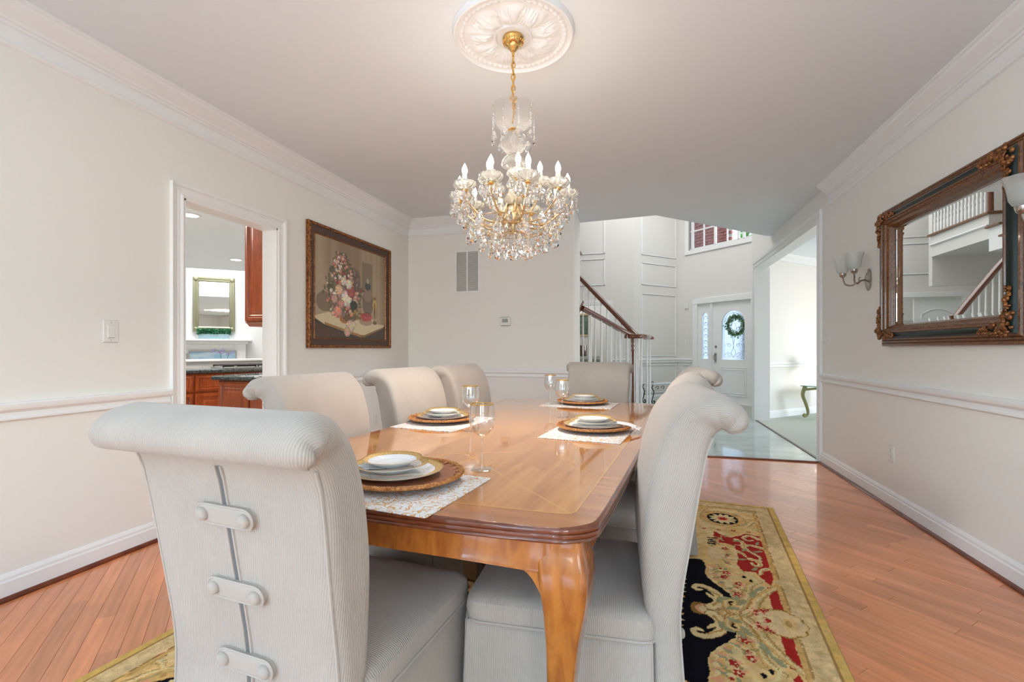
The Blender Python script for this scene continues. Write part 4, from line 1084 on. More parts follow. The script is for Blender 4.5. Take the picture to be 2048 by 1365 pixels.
def mk_glass(parent):
    MB().lathe([(.0001, .004), (.012, .0035), (.034, .0018), (.0355, .001), (.0355, 0), (.0001, 0)], 32).build('foot', M_thin, parent, True, 50)
    MB().lathe([(.0001, .0038), (.006, .004), (.0042, .012), (.0038, .06), (.0038, .085), (.0055, .092), (.0042, .098), (.006, .106), (.0001, .107)], 16).build('stem', M_thin, parent, True)
    MB().lathe([(.0001, .1065), (.010, .109), (.026, .119), (.037, .135), (.0415, .155), (.0415, .180), (.0385, .2125), (.0378, .2125), (.0408, .180), (.0408, .155), (.0362, .136), (.0255, .1205), (.010, .1105), (.0001, .109)], 36).build('bowl', M_thin, parent, True)
    MB().lathe([(.0388, .2095), (.0390, .2130), (.0374, .2130), (.0376, .2095)], 36).build('gilt_rim', M_goldrim, parent, True)
def mk_napkin(parent, s=1):
    mb = MB(); rings = []
    # folded linen triangle draped over the plate rim
    pts = [(-.02, .028, .000), (.03, .030, .001), (.08, .034, .000), (.125, .040, -.006), (.155, .046, -.018), (.172, .050, -.024)]
    for x, w_, z in pts:
        z += .006
        rings.append([(x, -w_*.3-.012, z), (x, -w_*.1, z+.003), (x, w_*.35, z+.002), (x, w_, z), (x, w_, z-.002), (x, w_*.3, z-.001), (x, -w_*.3-.012, z-.002)])
    mb.loft(rings, True, True); mb.build('folded_linen', M_linen, parent, True, 60)
    mb = MB(); rings = []
    for x, w_, z in pts[:-1]:
        z += .0095
        rings.append([(x, -w_*.2, z), (x, w_*.2, z+.0025), (x, w_*.62, z+.0005), (x, w_*.62, z-.001), (x, -w_*.2, z-.001)])
    mb.loft(rings, True, True); mb.build('upper_fold', M_linen, parent, True, 60)
settings = [
 # name, centre x,y, angle, charger offset, napkin angle, glass
 ('near head of the table', (-.70, 1.205), -7, (-.676, 1.262), 200, (-.499, 1.451)),
 ('left side of the table', (-1.0, 2.325), -97, (-1.03, 2.345), 128, (-.79, 2.13)),
 ('right side of the table', (-.235, 2.245), 83, (-.225, 2.285), -8, (-.44, 2.68)),
 ('far head of the table', (-.42, 3.31), 174, (-.405, 3.34), None, (-.60, 3.16)),
]
pl_lab = {'dinner_plate': 'gold-banded dinner plate, lowest of three', 'salad_plate': 'gold-banded salad plate, middle of three', 'bread_plate': 'small gold-banded bread plate, top of three'}
protos = {}
for i, (where, (mx_, my_), ang, (cx_, cy_), nap, (gx, gy)) in enumerate(settings):
    if i == 0:
        pm = empty('placemat'); mk_mat().build('cloth', M_mat, pm, True, 40); mk_hem().build('stitched_hem', M_linen, pm, True)
        ch = empty('charger'); mk_charger(ch); ds = {}
        for nm, r_ in (('dinner_plate', .137), ('salad_plate', .108), ('bread_plate', .086)):
            ds[nm] = empty(nm); mk_plate(ds[nm], r_)
        gl = empty('wine_glass'); mk_glass(gl); nk = empty('napkin'); mk_napkin(nk)
        protos = dict(pm=pm, ch=ch, gl=gl, nk=nk, **ds)
    g = (lambda k: protos[k] if i == 0 else copy_tree(protos[k]))
    o = g('pm'); o.location = (mx_, my_, TZ2); o.rotation_euler.z = R(ang); tag(o, 'white placemat with gold leaf print at the '+where, 'placemat', 'printed placemats')
    o = g('ch'); o.location = (cx_, cy_, TZ2+.0045); o.rotation_euler.z = R(ang+17*i); tag(o, 'round brown wicker charger on the placemat at the '+where, 'charger', 'wicker chargers')
    z = TZ2+.0045+.0125; sh = (-.012, 0)
    for nm, dz, dx, dy in (('dinner_plate', 0, -.028, .004), ('salad_plate', .0165, -.042, -.003), ('bread_plate', .0165+.0135, -.040, .0)):
        o = g(nm); ca, sa = math.cos(R(ang)), math.sin(R(ang)); k = (1 if i == 0 else .3)
        o.location = (cx_+(dx*ca-dy*sa)*k, cy_+(dx*sa+dy*ca)*k, z+dz); o.rotation_euler.z = R(ang); tag(o, pl_lab[nm]+' at the '+where, 'plate', nm.replace('_', ' ')+'s')
    if nap is not None:
        o = g('nk'); o.location = (cx_-.03*(i == 0)+.0*i, cy_, z+.034+.0); o.rotation_euler.z = R(nap); tag(o, 'folded white linen napkin draped over the plates at the '+where, 'napkin', 'linen napkins')
        b = R(nap); kk = .0 if i == 1 else .045; o.location.x += kk*math.cos(b); o.location.y += kk*math.sin(b); o.location.z = z+.0205
    o = g('gl'); o.location = (gx, gy, TZ2); tag(o, 'gilt rimmed stemmed wine glass for the place at the '+where, 'glass', 'gilt rimmed wine glasses')

# ================================================================== CHANDELIER
CX, CY = -.628, 2.31
md = thing('ceiling_medallion', 'round white plaster medallion with leaf relief above the chandelier', 'ceiling medallion', (CX, CY, H-.055))
def medmod(i, a, r_, z):
    return r_, z
mb = MB(); NR, NA = 46, 192; rings = []
for i in range(NR+1):
    r_ = .055+(.305-.055)*i/NR; ring = []
    for j in range(NA):
        a = 2*math.pi*j/NA
        # z grows downward from the ceiling (relief height)
        h = .012
        if r_ > .285: h = .022+.008*math.sin((r_-.285)/.02*math.pi)
        elif r_ > .272: h = .014
        elif r_ > .245: h = .016+.012*abs(math.sin(a*26))*math.sin((r_-.245)/.027*math.pi)
        elif r_ > .095:
            t = (r_-.095)/.15
            big = abs(math.cos(a*4.5)); leafw = big-(.15+.75*t*t)
            lf = max(0, leafw)**.5*math.sin(min(1, t*1.15)*math.pi)**.6 if t < .87 else 0
            sp = max(0, math.sin(a*9+math.pi/2*0+r_*60))*math.sin(t*math.pi)
            veins = .5+.5*math.sin(a*60+10*t*math.cos(a*9))
            h = .016+.020*lf+.006*sp+.007*veins*math.sin(t*math.pi)
        elif r_ > .080: h = .030*math.sin((r_-.080)/.015*math.pi*.5+.5)
        else: h = .022
        if i == NR: h = 0
        ring.append((r_*math.cos(a), r_*math.sin(a), .055-h))
    rings.append(ring)
mb.loft(rings, True, False); mb.build('relief', M_trim, md, True)

cl = thing('chandelier', 'crystal chandelier with gilt arms and candle bulbs over the table', 'chandelier', (CX, CY, 1.60))
Z0 = 1.60
def LB(): return MB()
def dn(mb): mb.xf(Matrix.Translation((0, 0, -Z0))); return mb
dn(LB().lathe([(.0001, H-.012), (.052, H-.022), (.056, H-.034), (.050, H-.044), (.046, H-.050), (.044, H-.056), (.030, H-.066), (.028, H-.074), (.018, H-.082), (.016, H-.088), (.008, H-.096), (.006, H-.120), (.0001, H-.122)], 32)).build('canopy', M_brass, cl, True, 40)
mb = LB()
for k in range(26):      # beading on the canopy
    a = 2*math.pi*k/26; mb.sphere((.049*math.cos(a), .049*math.sin(a), H-.048), .005, 6, 4)
dn(mb).build('beading', M_brass, cl, True)
zc_, zt_ = H-.118, 2.36; nl = 9; hl = (zc_-zt_)/nl
for k in range(nl):
    zc2 = zc_-hl*(k+.5); pts = []
    for j in range(14):
        a = 2*math.pi*j/14; x = .0095*math.cos(a); z = (hl*.5+.004)*math.sin(a); pts.append((x, 0, zc2+z) if k % 2 else (0, x, zc2+z))
    dn(LB().tube(pts, .0032, 6, closed=True)).build('chain_link', M_brass, cl, True)
dn(LB().tube([(.004*math.cos(z*40), .004*math.sin(z*40), z) for z in [2.30+.32*k/30 for k in range(31)]], .0036, 5)).build('cord', M_brass, cl, True)
scal = lambda n_, amp, i0: (lambda i, a, r_, z: (r_*(1+amp*(abs(math.cos(a*n_/2))-.6)*(1 if i >= i0 else 0)), z+(.010*abs(math.cos(a*n_/2)) if i >= i0 else 0)))
# upper glass dish (scalloped), three glass vases of the stem
dn(LB().lathe([(.012, 2.252), (.050, 2.256), (.080, 2.272), (.098, 2.298), (.106, 2.326), (.108, 2.350), (.109, 2.360)], 96, mod=scal(9, .05, 4))).build('top_dish', M_vase, cl, True)
dn(LB().lathe([(.0001, 2.262), (.024, 2.258), (.026, 2.252), (.014, 2.248), (.0001, 2.248)], 24)).build('gilt_collar', M_brass, cl, True)
dn(LB().lathe([(.012, 2.252), (.018, 2.240), (.038, 2.226), (.062, 2.210), (.069, 2.188), (.063, 2.162), (.044, 2.140), (.022, 2.130), (.014, 2.126)], 64, mod=scal(8, .02, 2))).build('upper_vase', M_vase, cl, True)
dn(LB().lathe([(.014, 2.128), (.040, 2.118), (.056, 2.098), (.062, 2.078), (.056, 2.07), (.036, 2.075), (.022, 2.06), (.020, 2.0), (.024, 1.95), (.030, 1.93)], 48)).build('stem_bell', M_vase, cl, True)
dn(LB().lathe([(.030, 1.932), (.034, 1.90), (.028, 1.872), (.030, 1.868), (.036, 1.85), (.036, 1.80), (.030, 1.785), (.012, 1.775), (.010, 1.74), (.016, 1.73), (.0001, 1.725)], 32)).build('hub', M_gold, cl, True, 40)
dn(LB().lathe([(.036, 1.872), (.042, 1.885), (.046, 1.905), (.036, 1.925), (.028, 1.93)], 32)).build('glass_sleeve', M_frost, cl, True)
# pendants
def drop_mesh(name, L, wd, th=.55):
    mb = MB(); prof_ = [(.0012, 0), (.16, -.10), (.34, -.30), (.48, -.52), (.50, -.68), (.40, -.86), (.20, -.97), (.002, -1.0)]
    mb.lathe([(r_*wd if r_ > .01 else r_*.2, z*L) for r_, z in prof_], 8); mb.xf(Matrix.Diagonal((1, th, 1, 1)))
    return mb.mesh(name, M_crystal)
big = drop_mesh('crystal_drop', .062, .046); med = drop_mesh('crystal_drop', .050, .037); spear = drop_mesh('crystal_spear', .060, .022)
bead = MB().sphere((0, 0, -.006), .006, 8, 5).mesh('crystal_bead', M_crystal)
ringm = MB().tube([(.004*math.cos(2*math.pi*k/8), 0, .004*math.sin(2*math.pi*k/8)) for k in range(8)], .0008, 4, closed=True).mesh('wire', M_brass)
rc = random.Random(11)
def pend(x, y, z, kind, nb=1, rz=None):
    z -= Z0
    for k in range(nb):
        link('crystal_bead', bead, cl, (x, y, z-.013*k))
    link('crystal_drop', kind, cl, (x, y, z-.013*nb), (0, 0, rc.uniform(0, 3.1) if rz is None else rz))
for k in range(9):       # strings of beads from the top dish
    a = 2*math.pi*(k+.5)/9; x, y = .106*math.cos(a), .106*math.sin(a)
    mb = LB()
    for j in range(9): mb.sphere((x, y, 2.352-.0135*j), .0042 if j % 3 else .0058, 6, 4)
    dn(mb).build('bead_string', M_crystal, cl, True)
    pend(x, y, 2.232, big if k % 2 else med, 0, a+1.57)
candle_me = None
def bob(mb, n_): return mb
bobeche = MB().lathe([(.008, -.002), (.030, .000), (.044, .006), (.053, .018), (.050, .034), (.044, .034), (.046, .018), (.034, .010), (.008, .008), (.008, -.002)], 60, mod=lambda i, a, r_, z: (r_*(1+.17*(abs(math.cos(a*5))-.6)*min(1, r_/.04)), z)).mesh('bobeche', M_milk, True)
cup = MB().lathe([(.003, -.016), (.012, -.013), (.016, -.006), (.015, -.002), (.003, -.001)], 20).mesh('cup', M_brass, True)
sleeve = MB().lathe([(.0001, .005), (.0115, .006), (.0115, .068), (.0001, .070)], 16).mesh('candle_tube', M_frost, True, 40)
bulb = MB().lathe([(.005, .068), (.010, .074), (.0135, .085), (.0125, .097), (.0075, .110), (.0025, .120), (.0004, .124)], 14).mesh('bulb', M_bulb, True)
def arm(a, rad, zc2, zdip, r0=.028, z00=1.86):
    ca, sa = math.cos(a), math.sin(a)
    prof_ = [(r0, z00), (r0+.02, z00-.06), (rad*.40, zdip), (rad*.62, zdip+.006), (rad*.80, zdip+.04), (rad*.97, zc2-.045), (rad, zc2-.014)]
    cur = smooth_curve([(r_*ca, r_*sa, z) for r_, z in prof_], 5)
    dn(LB().tube(cur, [.0052-.0012*k/len(cur) for k in range(len(cur))], 7)).build('arm', M_gold, cl, True)
    # scroll under the arm
    sc_ = [(rad*.62+.016*math.cos(t)*(1-t/9), zdip-.002-.014+.016*math.sin(t)*(1-t/9)) for t in [1.6+.55*k for k in range(10)]]
    dn(LB().tube([(r_*ca, r_*sa, z) for r_, z in sc_], .0026, 5)).build('scroll', M_gold, cl, True)
    x, y = rad*ca, rad*sa; z = zc2-Z0
    link('cup', cup, cl, (x, y, z)); link('bobeche', bobeche, cl, (x, y, z), (0, 0, a)); link('candle_tube', sleeve, cl, (x, y, z)); link('bulb', bulb, cl, (x, y, z))
    point('candle_light', (x, y, z+.10), 1.35, (1, .88, .76), .016, cl)
NA1 = 10
for k in range(NA1):
    a = 2*math.pi*(k+.32)/NA1; arm(a, .272, 1.905, 1.775)
    for j in range(6):
        b = a+2*math.pi*j/6; x = .272*math.cos(a)+.044*math.cos(b); y = .272*math.sin(a)+.044*math.sin(b)
        pend(x, y, 1.905, (med, big, spear)[(j+k) % 3], 1 if j % 2 else 2)
    x, y = .20*math.cos(a), .20*math.sin(a); pend(x, y, 1.775, big, 2)
    x, y = .272*math.cos(a), .272*math.sin(a); pend(x, y, 1.880, big, 3)
    b = a+math.pi/NA1; x, y = .245*math.cos(b), .245*math.sin(b); pend(x, y, 1.80, big, 1)
for k in range(5):
    a = 2*math.pi*(k+.1)/5; arm(a, .135, 1.965, 1.83, z00=1.90)
    for j in range(5):
        b = a+2*math.pi*j/5; pend(.135*math.cos(a)+.044*math.cos(b), .135*math.sin(a)+.044*math.sin(b), 1.965, (med, spear)[j % 2], 1)
for n_, r_, z, kd, nb in ((12, .225, 1.765, big, 2), (10, .165, 1.735, big, 3), (10, .115, 1.712, med, 3), (7, .085, 1.705, big, 3), (5, .045, 1.700, spear, 3), (6, .055, 1.80, med, 2)):
    for k in range(n_):
        a = 2*math.pi*(k+rc.random()*.25)/n_; pend(r_*math.cos(a), r_*math.sin(a), z+rc.uniform(-.01, .01), kd, nb)
pend(0, 0, 1.695, big, 2)
dn(LB().tube([(.165*math.cos(2*math.pi*k/40), .165*math.sin(2*math.pi*k/40), 1.745) for k in range(40)], .0028, 5, closed=True)).build('ring', M_gold, cl, True)
dn(LB().tube([(.225*math.cos(2*math.pi*k/40), .225*math.sin(2*math.pi*k/40), 1.777) for k in range(40)], .0022, 5, closed=True)).build('ring', M_gold, cl, True)
for k in range(10):
    a = 2*math.pi*(k+.5)/10; dn(LB().tube([(.012*math.cos(a), .012*math.sin(a), 1.745), (.07*math.cos(a), .07*math.sin(a), 1.722), (.165*math.cos(a), .165*math.sin(a), 1.745), (.225*math.cos(a), .225*math.sin(a), 1.777)], .0022, 5)).build('strut', M_gold, cl, True)

l = bpy.data.lights.new('crystal_glow', 'SPOT'); l.energy = 40; l.color = (1, .92, .84); l.spot_size = R(176); l.spot_blend = .35; l.shadow_soft_size = .10  # added spot standing in for light coming down through the crystals
lo = bpy.data.objects.new('crystal_glow', l); COL.objects.link(lo); lo.location = (0, 0, .0); lo.parent = cl
# ================================================================== WALL THINGS
# floral painting on the left wall
def frame_ring(mb, x0, x1, z0, z1, prof, mi=0):
    """prof: (inset, outward) ; plane x-z, outward = -y"""
    rings = []
    for ins, d in prof:
        rings.append([(x0+ins, -d, z0+ins), (x1-ins, -d, z0+ins), (x1-ins, -d, z1-ins), (x0+ins, -d, z1-ins)])
    mb.loft(rings, mi=mi); return mb
PY0, PY1, PZ0, PZ1 = 3.49, 4.875, 1.157, 2.272
pw, ph = PY1-PY0, PZ1-PZ0
pa = thing('framed_painting', 'still life painting of flowers in a dark gold frame on the left wall', 'painting', (XL, (PY0+PY1)/2, PZ0), R(90))
frame_ring(MB(), -pw/2, pw/2, 0, ph, [(0, .002), (0, .030), (.004, .038), (.014, .042), (.026, .036), (.030, .028)]).build('outer_frame', M_framegold, pa, True, 30)
frame_ring(MB(), -pw/2, pw/2, 0, ph, [(.030, .028), (.040, .026), (.070, .020), (.082, .018)]).build('cove', M_cove, pa, True, 30)
frame_ring(MB(), -pw/2, pw/2, 0, ph, [(.082, .018), (.086, .023), (.092, .024), (.096, .016), (.098, .012)]).build('slip', M_framegold, pa, True, 30)
me_b = MB().sphere((0, 0, 0), .0085, 6, 4, sc=(1.5, .7, 1)).mesh('carving', M_framegold, True)
mb = MB()
for k in range(88):
    x = -pw/2+.02+(pw-.04)*k/87
    for z in (.018, ph-.018): mb.sphere((x, -.040, z), .007, 6, 4, sc=(1.0, .8, 1.3))
for k in range(70):
    z = .02+(ph-.04)*k/69
    for x in (-pw/2+.018, pw/2-.018): mb.sphere((x, -.040, z), .007, 6, 4, sc=(1.3, .8, 1.0))
mb.build('carved_beading', M_framegold, pa, True)
def art():
    W_, H_ = pw-.19, ph-.19; nx, ny = 300, 240
    X, Y = np.meshgrid(np.linspace(0, 1, nx), np.linspace(0, 1, ny)); rs = np.random.RandomState(8)
    C = np.empty(X.shape+(3,)); bgc = hexc(124, 104, 82); bg2 = hexc(152, 134, 110)
    m = np.clip(.5+.4*np.sin(X*9+1)+.2*np.sin(X*31)+.2*np.sin(Y*5), 0, 1)[..., None]; C[:] = bgc*(1-m)+bg2*m
    for x0, x1 in ((.16, .19), (.66, .70), (.84, .87)): C[(X > x0) & (X < x1) & (Y > .25)] *= .86
    C[(X > .62) & (X < .78) & (Y > .52) & (Y < .86)] = hexc(112, 98, 78)
    def el(cx, cy, rx, ry, c, a=1.0):
        m = ((X-cx)/rx)**2+((Y-cy)/ry)**2 < 1; C[m] = C[m]*(1-a)+np.array(c)*a
    def pg(pts, c, a=1.0):
        ins = np.zeros(X.shape, bool)
        for i in range(len(pts)):
            x0, y0 = pts[i]; x1, y1 = pts[(i+1) % len(pts)]
            if y0 != y1: ins ^= ((y0 > Y) != (y1 > Y)) & (X < (x1-x0)*(Y-y0)/(y1-y0)+x0)
        C[ins] = C[ins]*(1-a)+np.array(c)*a
    # table: dark body, cream marble top with gold edge
    pg([(0, 0), (1, 0), (1, .17), (.62, .04), (.12, .16), (0, .22)], hexc(52, 44, 36))
    pg([(0, .20), (.02, .215), (.17, .26), (.30, .22), (.98, .17), (.97, .13), (.66, .02), (.60, .02), (.12, .13), (0, .19)], hexc(188, 174, 142))
    pg([(.12, .13), (.60, .015), (.60, .045), (.12, .155)], hexc(140, 104, 56)); pg([(.60, .015), (.66, .02), (.97, .13), (.97, .15), (.66, .045), (.60, .045)], hexc(120, 88, 48))
    pg([(0, .0), (.35, 0), (.30, .07), (.1, .12), (0, .15)], hexc(76, 52, 38), .8)
    el(.12, .36, .10, .10, hexc(92, 76, 58), .7); el(.44, .34, .09, .12, hexc(58, 50, 40)); el(.38, .20, .075, .045, hexc(146, 96, 56)); el(.44, .24, .10, .07, hexc(86, 66, 46), .8)
    # urn, lamp, bowl of berries
    el(.71, .42, .085, .17, hexc(104, 88, 76)); el(.71, .50, .07, .08, hexc(124, 106, 92)); el(.71, .60, .045, .045, hexc(60, 62, 66)); el(.71, .66, .02, .03, hexc(150, 140, 120)); el(.70, .27, .05, .03, hexc(70, 56, 44))
    el(.82, .40, .032, .065, hexc(178, 150, 84)); el(.82, .33, .012, .10, hexc(104, 84, 54)); el(.82, .475, .025, .02, hexc(120, 98, 60)); el(.82, .19, .035, .02, hexc(96, 78, 52))
    el(.68, .205, .115, .055, hexc(190, 178, 154)); el(.68, .195, .105, .045, hexc(150, 128, 108)); el(.68, .245, .095, .048, hexc(158, 74, 70))
    for k in range(60): el(.68+rs.uniform(-.085, .085), .25+rs.uniform(-.03, .03), .010, .010, hexc(*((176, 80, 78) if k % 2 else (132, 50, 50))))
    # foliage and blossoms, tall bouquet
    cols = [(206, 190, 176), (196, 150, 138), (214, 202, 186), (176, 112, 98), (186, 124, 112), (150, 66, 62), (204, 172, 150), (128, 104, 112), (196, 140, 104)]
    def spot():
        t = rs.rand()**.85; y = .24+.64*t; w_ = (.045+.175*math.sin(math.pi*min(1, .20+.80*t))**1.3)*(.75+.5*rs.rand())
        return .345+.03*math.sin(4*t)+rs.uniform(-w_, w_), y
    for k in range(700):
        x, y = spot(); el(x+rs.uniform(-.03, .05), y, rs.uniform(.005, .022), rs.uniform(.006, .024), hexc(*[(84, 78, 58), (66, 62, 46), (100, 92, 68)][k % 3]), .75)
    for k in range(210):
        x, y = spot(); r_ = rs.uniform(.007, .024)*(1.2-.5*y); c = cols[rs.randint(len(cols))]
        el(x, y, r_, r_*1.2, hexc(*[v*.72 for v in c])); 
        for q_ in range(5): el(x+rs.uniform(-.6, .6)*r_, y+rs.uniform(-.5, .6)*r_, r_*.45, r_*.45, hexc(*c), .9)
    for x, y, r_, c in ((.40, .42, .075, (222, 206, 188)), (.28, .23+.04, .055, (206, 142, 124)), (.46, .50, .055, (164, 88, 80)), (.30, .50, .05, (214, 176, 146)), (.36, .60, .04, (212, 198, 178)), (.52, .39, .04, (202, 160, 146)), (.45, .13, .06, (206, 184, 158)), (.41, .07, .045, (200, 160, 136)), (.24, .40, .04, (192, 148, 136)), (.50, .15, .03, (214, 196, 170)), (.43, .58, .045, (216, 206, 190)), (.33, .36, .04, (196, 136, 122))):
        el(x, y, r_, r_*1.15, hexc(*[v*.75 for v in c]))
        for q_ in range(22):
            a = q_*.8; rr_ = r_*(.85*q_/22); el(x+rr_*math.cos(a), y+rr_*1.1*math.sin(a), r_*.26, r_*.22, hexc(*[min(255, v*(.82+.22*rs.rand())) for v in c]), .9)
    el(.50, .36, .055, .05, hexc(44, 48, 42)); 
    for k in range(26): el(.56+rs.uniform(-.06, .06), .26+rs.uniform(-.05, .06), .014, .010, hexc(*[(150, 126, 74), (92, 84, 52)][k % 2]), .9)
    for k in range(60): el(.54+rs.uniform(-.05, .05), .66+rs.uniform(-.14, .10), .014, .020, hexc(92, 74, 72), .5)
    C = np.clip(C*(1+.05*rs.randn(*X.shape))[..., None]*1.42, 0, 1)
    verts = np.stack([(X-.5)*W_, np.full_like(X, -.013), .095+Y*H_], -1).reshape(-1, 3)
    I = np.arange(nx*ny).reshape(ny, nx); f = np.stack([I[:-1, :-1], I[:-1, 1:], I[1:, 1:], I[1:, :-1]], -1).reshape(-1, 4)
    me = bpy.data.meshes.new('canvas'); me.from_pydata(verts.tolist(), [], f.tolist()); me.materials.append(M_art)
    ca = me.color_attributes.new('Col', 'FLOAT_COLOR', 'POINT'); ca.data.foreach_set('color', np.concatenate([C.reshape(-1, 3), np.ones((nx*ny, 1))], 1).ravel())
    return me
link('canvas', art(), pa)
# big mirror on the right wall
MY0, MY1, MZ0, MZ1 = 2.70, 4.10, 1.17, 2.155
mw, mh = MY1-MY0, MZ1-MZ0
mi = thing('wall_mirror', 'large mirror in a deep carved wood frame with dark green cove on the right wall', 'mirror', (XR, (MY0+MY1)/2, MZ0), R(-90))
frame_ring(MB(), -mw/2, mw/2, 0, mh, [(0, .002), (0, .034), (.006, .040), (.016, .042), (.020, .038), (.026, .046), (.034, .048), (.038, .044), (.044, .054), (.050, .058)]).build('outer_frame', M_frame, mi, True, 25)
frame_ring(MB(), -mw/2, mw/2, 0, mh, [(.050, .058), (.056, .070), (.066, .078), (.080, .082), (.090, .080)]).build('green_cove', M_green, mi, True, 25)
frame_ring(MB(), -mw/2, mw/2, 0, mh, [(.090, .080), (.094, .086), (.102, .086), (.106, .078), (.112, .074), (.120, .072), (.124, .062), (.130, .058), (.138, .052), (.142, .038), (.146, .030), (.150, .020)]).build('inner_frame', M_frame, mi, True, 25)
mb = MB()
for k in range(80):
    x = -mw/2+.11+(mw-.22)*k/79
    for z in (.111, mh-.111): mb.sphere((x, -.075, z), .006, 6, 4, sc=(1.1, .7, 1))
for k in range(56):
    z = .11+(mh-.22)*k/55
    for x in (-mw/2+.111, mw/2-.111): mb.sphere((x, -.075, z), .006, 6, 4, sc=(1, .7, 1.1))
mb.build('carved_beading', M_frame, mi, True)
MB().box(-mw/2+.145, mw/2-.145, -.019, -.004, .145, mh-.145).build('mirror_glass', M_mirror, mi)
mb = MB(); x0, x1, z0, z1 = -mw/2+.149, mw/2-.149, .149, mh-.149
frame_ring(mb, x0, x1, z0, z1, [(0, .0190), (.022, .0215), (.0225, .0195)]); mb.build('bevel', M_mirror, mi)
rn = random.Random(6)
for sx in (-1, 1):
    for sz in (0, 1):
        mb = MB(); cx_ = sx*(mw/2-.072); cz_ = .072 if sz == 0 else mh-.072; dz = 1 if sz == 0 else -1
        for L, ax in ((.20, 0), (.20, 1)):
            for k in range(34):
                t = (k/33)**.9; u = t*L; wv = .034*(1-.55*t)
                px_ = -sx*u if ax == 0 else rn.uniform(-wv, wv); pz_ = rn.uniform(-wv, wv) if ax == 0 else dz*u
                r_ = rn.uniform(.008, .015)*(1-.3*t)
                mb.sphere((cx_+px_, -.084-rn.uniform(0, .010)*(1-t*.5), cz_+pz_), r_, 7, 5, sc=(rn.uniform(.7, 1.5), .9, rn.uniform(.7, 1.5)))
        for k in range(5):
            a = math.pi/2*k/4; mb.tube([(cx_-sx*(.02+.03*math.cos(a))*j/4, -.092-.006*math.sin(j), cz_+dz*(.02+.03*math.sin(a))*j/4) for j in range(5)], .007, 6)
        mb.build('corner_carving', M_framegold, mi, True)
# sconces
def sconce(y, lab):
    s = thing('wall_sconce', lab, 'wall light', (XR, y, 1.70), R(-90), 'pewter sconces beside the mirror')
    mb = MB()
    for r_, d in ((.050, .002), (.050, .010), (.044, .016), (.038, .017), (.030, .024), (.016, .030), (.002, .032)):
        mb.v += [(r_*math.cos(2*math.pi*k/28), -d, r_*1.75*math.sin(2*math.pi*k/28)) for k in range(28)]
    mb.f = [(i*28+k, i*28+(k+1) % 28, (i+1)*28+(k+1) % 28, (i+1)*28+k) for i in range(6) for k in range(28)]; mb.uv = [None]*len(mb.f); mb.mi = [0]*len(mb.f)
    mb.build('backplate', M_nickel, s, True, 40)
    for sx in (-1, 1):
        ctr = [(0, -.03, 0), (sx*.01, -.06, -.008), (sx*.045, -.10, -.035), (sx*.085, -.13, -.025), (sx*.105, -.142, .015), (sx*.11, -.145, .045)]
        MB().tube(smooth_curve(ctr, 5), .0065, 8).build('arm', M_nickel, s, True)
        sc_ = [(sx*(.05+.020*math.cos(t)*(1-t/10)), -.085-.0*t, -.002+.020*math.sin(t)*(1-t/10)) for t in [.6+.6*k for k in range(10)]]
        MB().tube(sc_, .004, 6).build('scroll', M_nickel, s, True)
        MB().lathe([(.0001, .035), (.012, .037), (.022, .046), (.026, .058), (.028, .070), (.024, .072), (.0001, .072)], 20, (sx*.11, -.145, 0)).build('socket', M_nickel, s, True, 40)
        MB().lathe([(.022, .070), (.034, .078), (.046, .100), (.050, .130), (.056, .165), (.070, .198), (.068, .199), (.054, .166), (.048, .130), (.043, .101), (.032, .081), (.022, .073)], 48, (sx*.11, -.145, 0), mod=lambda i, a, r_, z: (r_*(1+(.03*math.cos(a*8) if 4 <= i <= 7 else 0)), z)).build('shade', M_frost, s, True)
    return s
sconce(4.40, 'two-light pewter sconce with etched glass bells left of the mirror')
sconce(2.47, 'sconce at the right edge of the picture, glass bell overlapping the mirror frame')
# return air vent
VX0, VX1, VZ0, VZ1 = -2.187, -1.868, 1.822, 2.338
ve = thing('return_air_vent', 'tall white louvred return air vent on the back wall', 'vent', ((VX0+VX1)/2, YB, VZ0))
vw, vh = VX1-VX0, VZ1-VZ0
frame_ring(MB(), -vw/2, vw/2, 0, vh, [(0, 0), (0, .006), (.004, .009), (.022, .010), (.024, .003), (.024, 0)]).build('frame', M_trim, ve)
MB().box(-vw/2+.02, vw/2-.02, -.001, .0, .02, vh-.02).build('recess', M_ventdark, ve)
MB().bbox(-.009, .009, -.011, -.001, .02, vh-.02).build('mullion', M_trim, ve)
sl = MB().add([(-.06, -.001, .006), (.063, -.001, .006), (.063, -.009, -.003), (-.06, -.009, -.003), (-.06, -.001, .004), (.063, -.001, .004), (.063, -.009, -.005), (-.06, -.009, -.005)], [(0, 1, 2, 3), (7, 6, 5, 4), (3, 2, 6, 7), (0, 4, 5, 1)]).mesh('slat', M_vent)
for k in range(36):
    for s in (-1, 1): link('slat', sl, ve, (s*.0725-.0015, 0, .032+(vh-.064)*k/35))
th = thing('thermostat', 'small white wall thermostat with grey display on the back wall', 'thermostat', (-1.552, YB, 1.47))
MB().bbox(-.066, .066, -.022, -.001, -.052, .052, .012).build('body', M_plastic, th, True, 40); MB().bbox(-.036, .036, -.0235, -.021, -.012, .032, .003).build('display', M_lcd, th)
